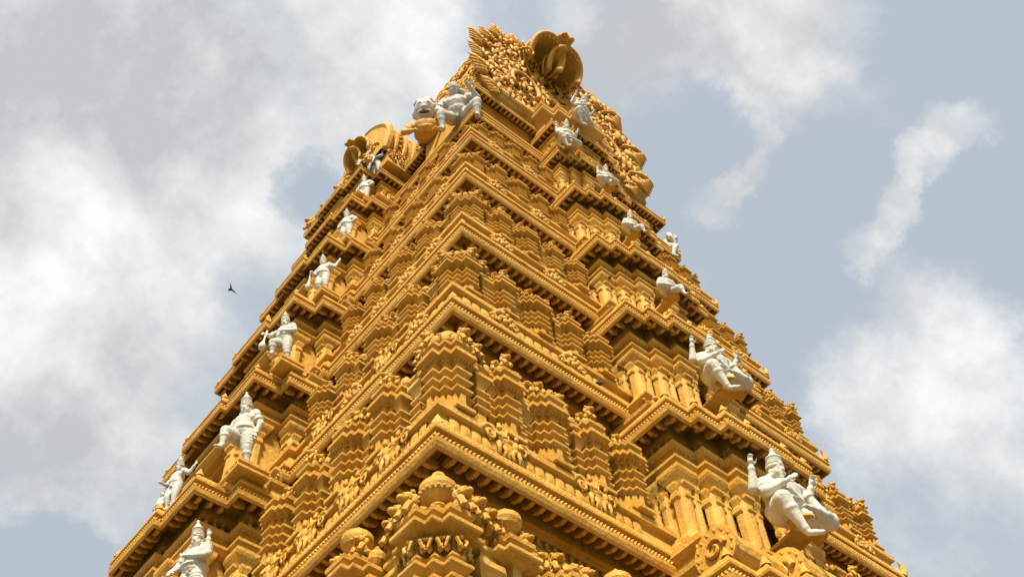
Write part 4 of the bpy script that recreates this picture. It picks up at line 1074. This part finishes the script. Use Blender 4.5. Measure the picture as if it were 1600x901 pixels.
# ------------------------------------------------------------------ birds
bpy.context.view_layer.update()
DG = bpy.context.evaluated_depsgraph_get()
def perched(px, py, rz, lab, s=1.0):
    # land on the ledge seen at this spot of the tower
    ok, P, nn, *_ = S.ray_cast(DG, CAM, ray(px, py).normalized())
    ok2, Q, *_ = S.ray_cast(DG, P+nn*.05+Vector((0, 0, .5)), Vector((0, 0, -1)), distance=1.3)
    P = (Q if ok2 else P)+Vector((0, 0, .02))
    t = thing('pigeon', lab, 'bird', P, 'pigeons perched on the tower', rz, s)
    m_ = MB(); m_.ball((0, 0, .13), (.085, .16, .085), 2, None, Vector((0, -1, .45)).to_track_quat('-Y', 'Z')); m_.build('body', BIRD, t, True)
    m_ = MB(); m_.ball((0, -.15, .25), .05, 2); m_.tube([(0, -.19, .25), (0, -.24, .24)], [.014, .004], 6); m_.build('head', BIRD, t, True)
    m_ = MB(); m_.tube([(0, .1, .08), (0, .34, -.02)], [.05, .03], 6); m_.build('tail', BIRD, t, True)
    for sg in (-1, 1):
        m_ = MB(); m_.ball((sg*.07, .05, .13), (.03, .19, .07), 2, None, Vector((0, -1, .4)).to_track_quat('-Y', 'Z')); m_.build('wing', BIRD, t, True)
        m_ = MB(); m_.tube([(sg*.03, -.01, .06), (sg*.03, -.02, -.03)], [.012, .01], 5); m_.build('leg', BIRD, t)
perched(703, 392, rad(-60), 'dark pigeon on the near corner shrine beneath the fourth cornice', .7)
perched(651, 398, rad(-100), 'dark pigeon on a left face shrine crest', .65)
perched(951, 446, rad(30), 'dark pigeon between two shafts of the middle right bay', .7)
perched(931, 582, rad(80), 'dark pigeon tucked beside a shrine on the right face', .7)
perched(568, 262, rad(-80), 'black and white bird sitting beside the left dormer', .8)
perched(1172, 562, rad(10), 'tiny bird silhouetted on the far right cornice edge', .55)
P = CAM + ray(361, 452)*92
t = thing('flying_bird', 'dark bird in flight against the grey sky left of the tower', 'bird', P)
D1 = RT*.55-UP*.40; D2 = UP*.62-RT*.05
m_ = MB(); m_.ball((0, 0, 0), (.17, .12, .12), 2); m_.tube([(0, 0, 0), tuple(-RT*.20+fw*.12+UP*.02)], [.10, .03], 8); m_.build('body', BIRD, t, True)
m_ = MB(); v_ = -RT*.16-UP*.10; m_.add([tuple(-RT*.06+UP*.05+fw*.02), tuple(-RT*.06-UP*.05+fw*.02), tuple(-RT*.22-UP*.20), tuple(-RT*.24+UP*.10), tuple(-RT*.06+fw*.05), tuple(-RT*.2-UP*.05+fw*.05)], [(0, 1, 2, 3), (0, 4, 1), (3, 5, 2), (0, 3, 5, 4), (1, 4, 5, 2)]); m_.build('tail', BIRD, t)
for d_, l_ in ((D1, 1.0), (D2, .95)):
    m_ = MB(); sdv = fw*.16
    m_.tube([(0, 0, 0), tuple(d_*.45*l_+fw*.03), tuple(d_*.95*l_-fw*.05)], [.075, .065, .012], 8, Matrix.Diagonal((1, 1, 1, 1)))
    m_.add([tuple(sdv*.3), tuple(d_*.5*l_+sdv), tuple(d_*.95*l_+sdv*.4), tuple(d_*.9*l_-fw*.02), tuple(d_*.45*l_-fw*.03), (0, 0, .02)], [(0, 1, 4, 5), (1, 2, 3, 4)])
    m_.build('wing', BIRD, t)

# ------------------------------------------------------------------ ground
mb = MB(); mb.add([(-3000, -3000, GZ), (3000, -3000, GZ), (3000, 3000, GZ), (-3000, 3000, GZ)], [(0, 1, 2, 3)])
g = mb.build('ground', GROUND); g['kind'] = 'structure'
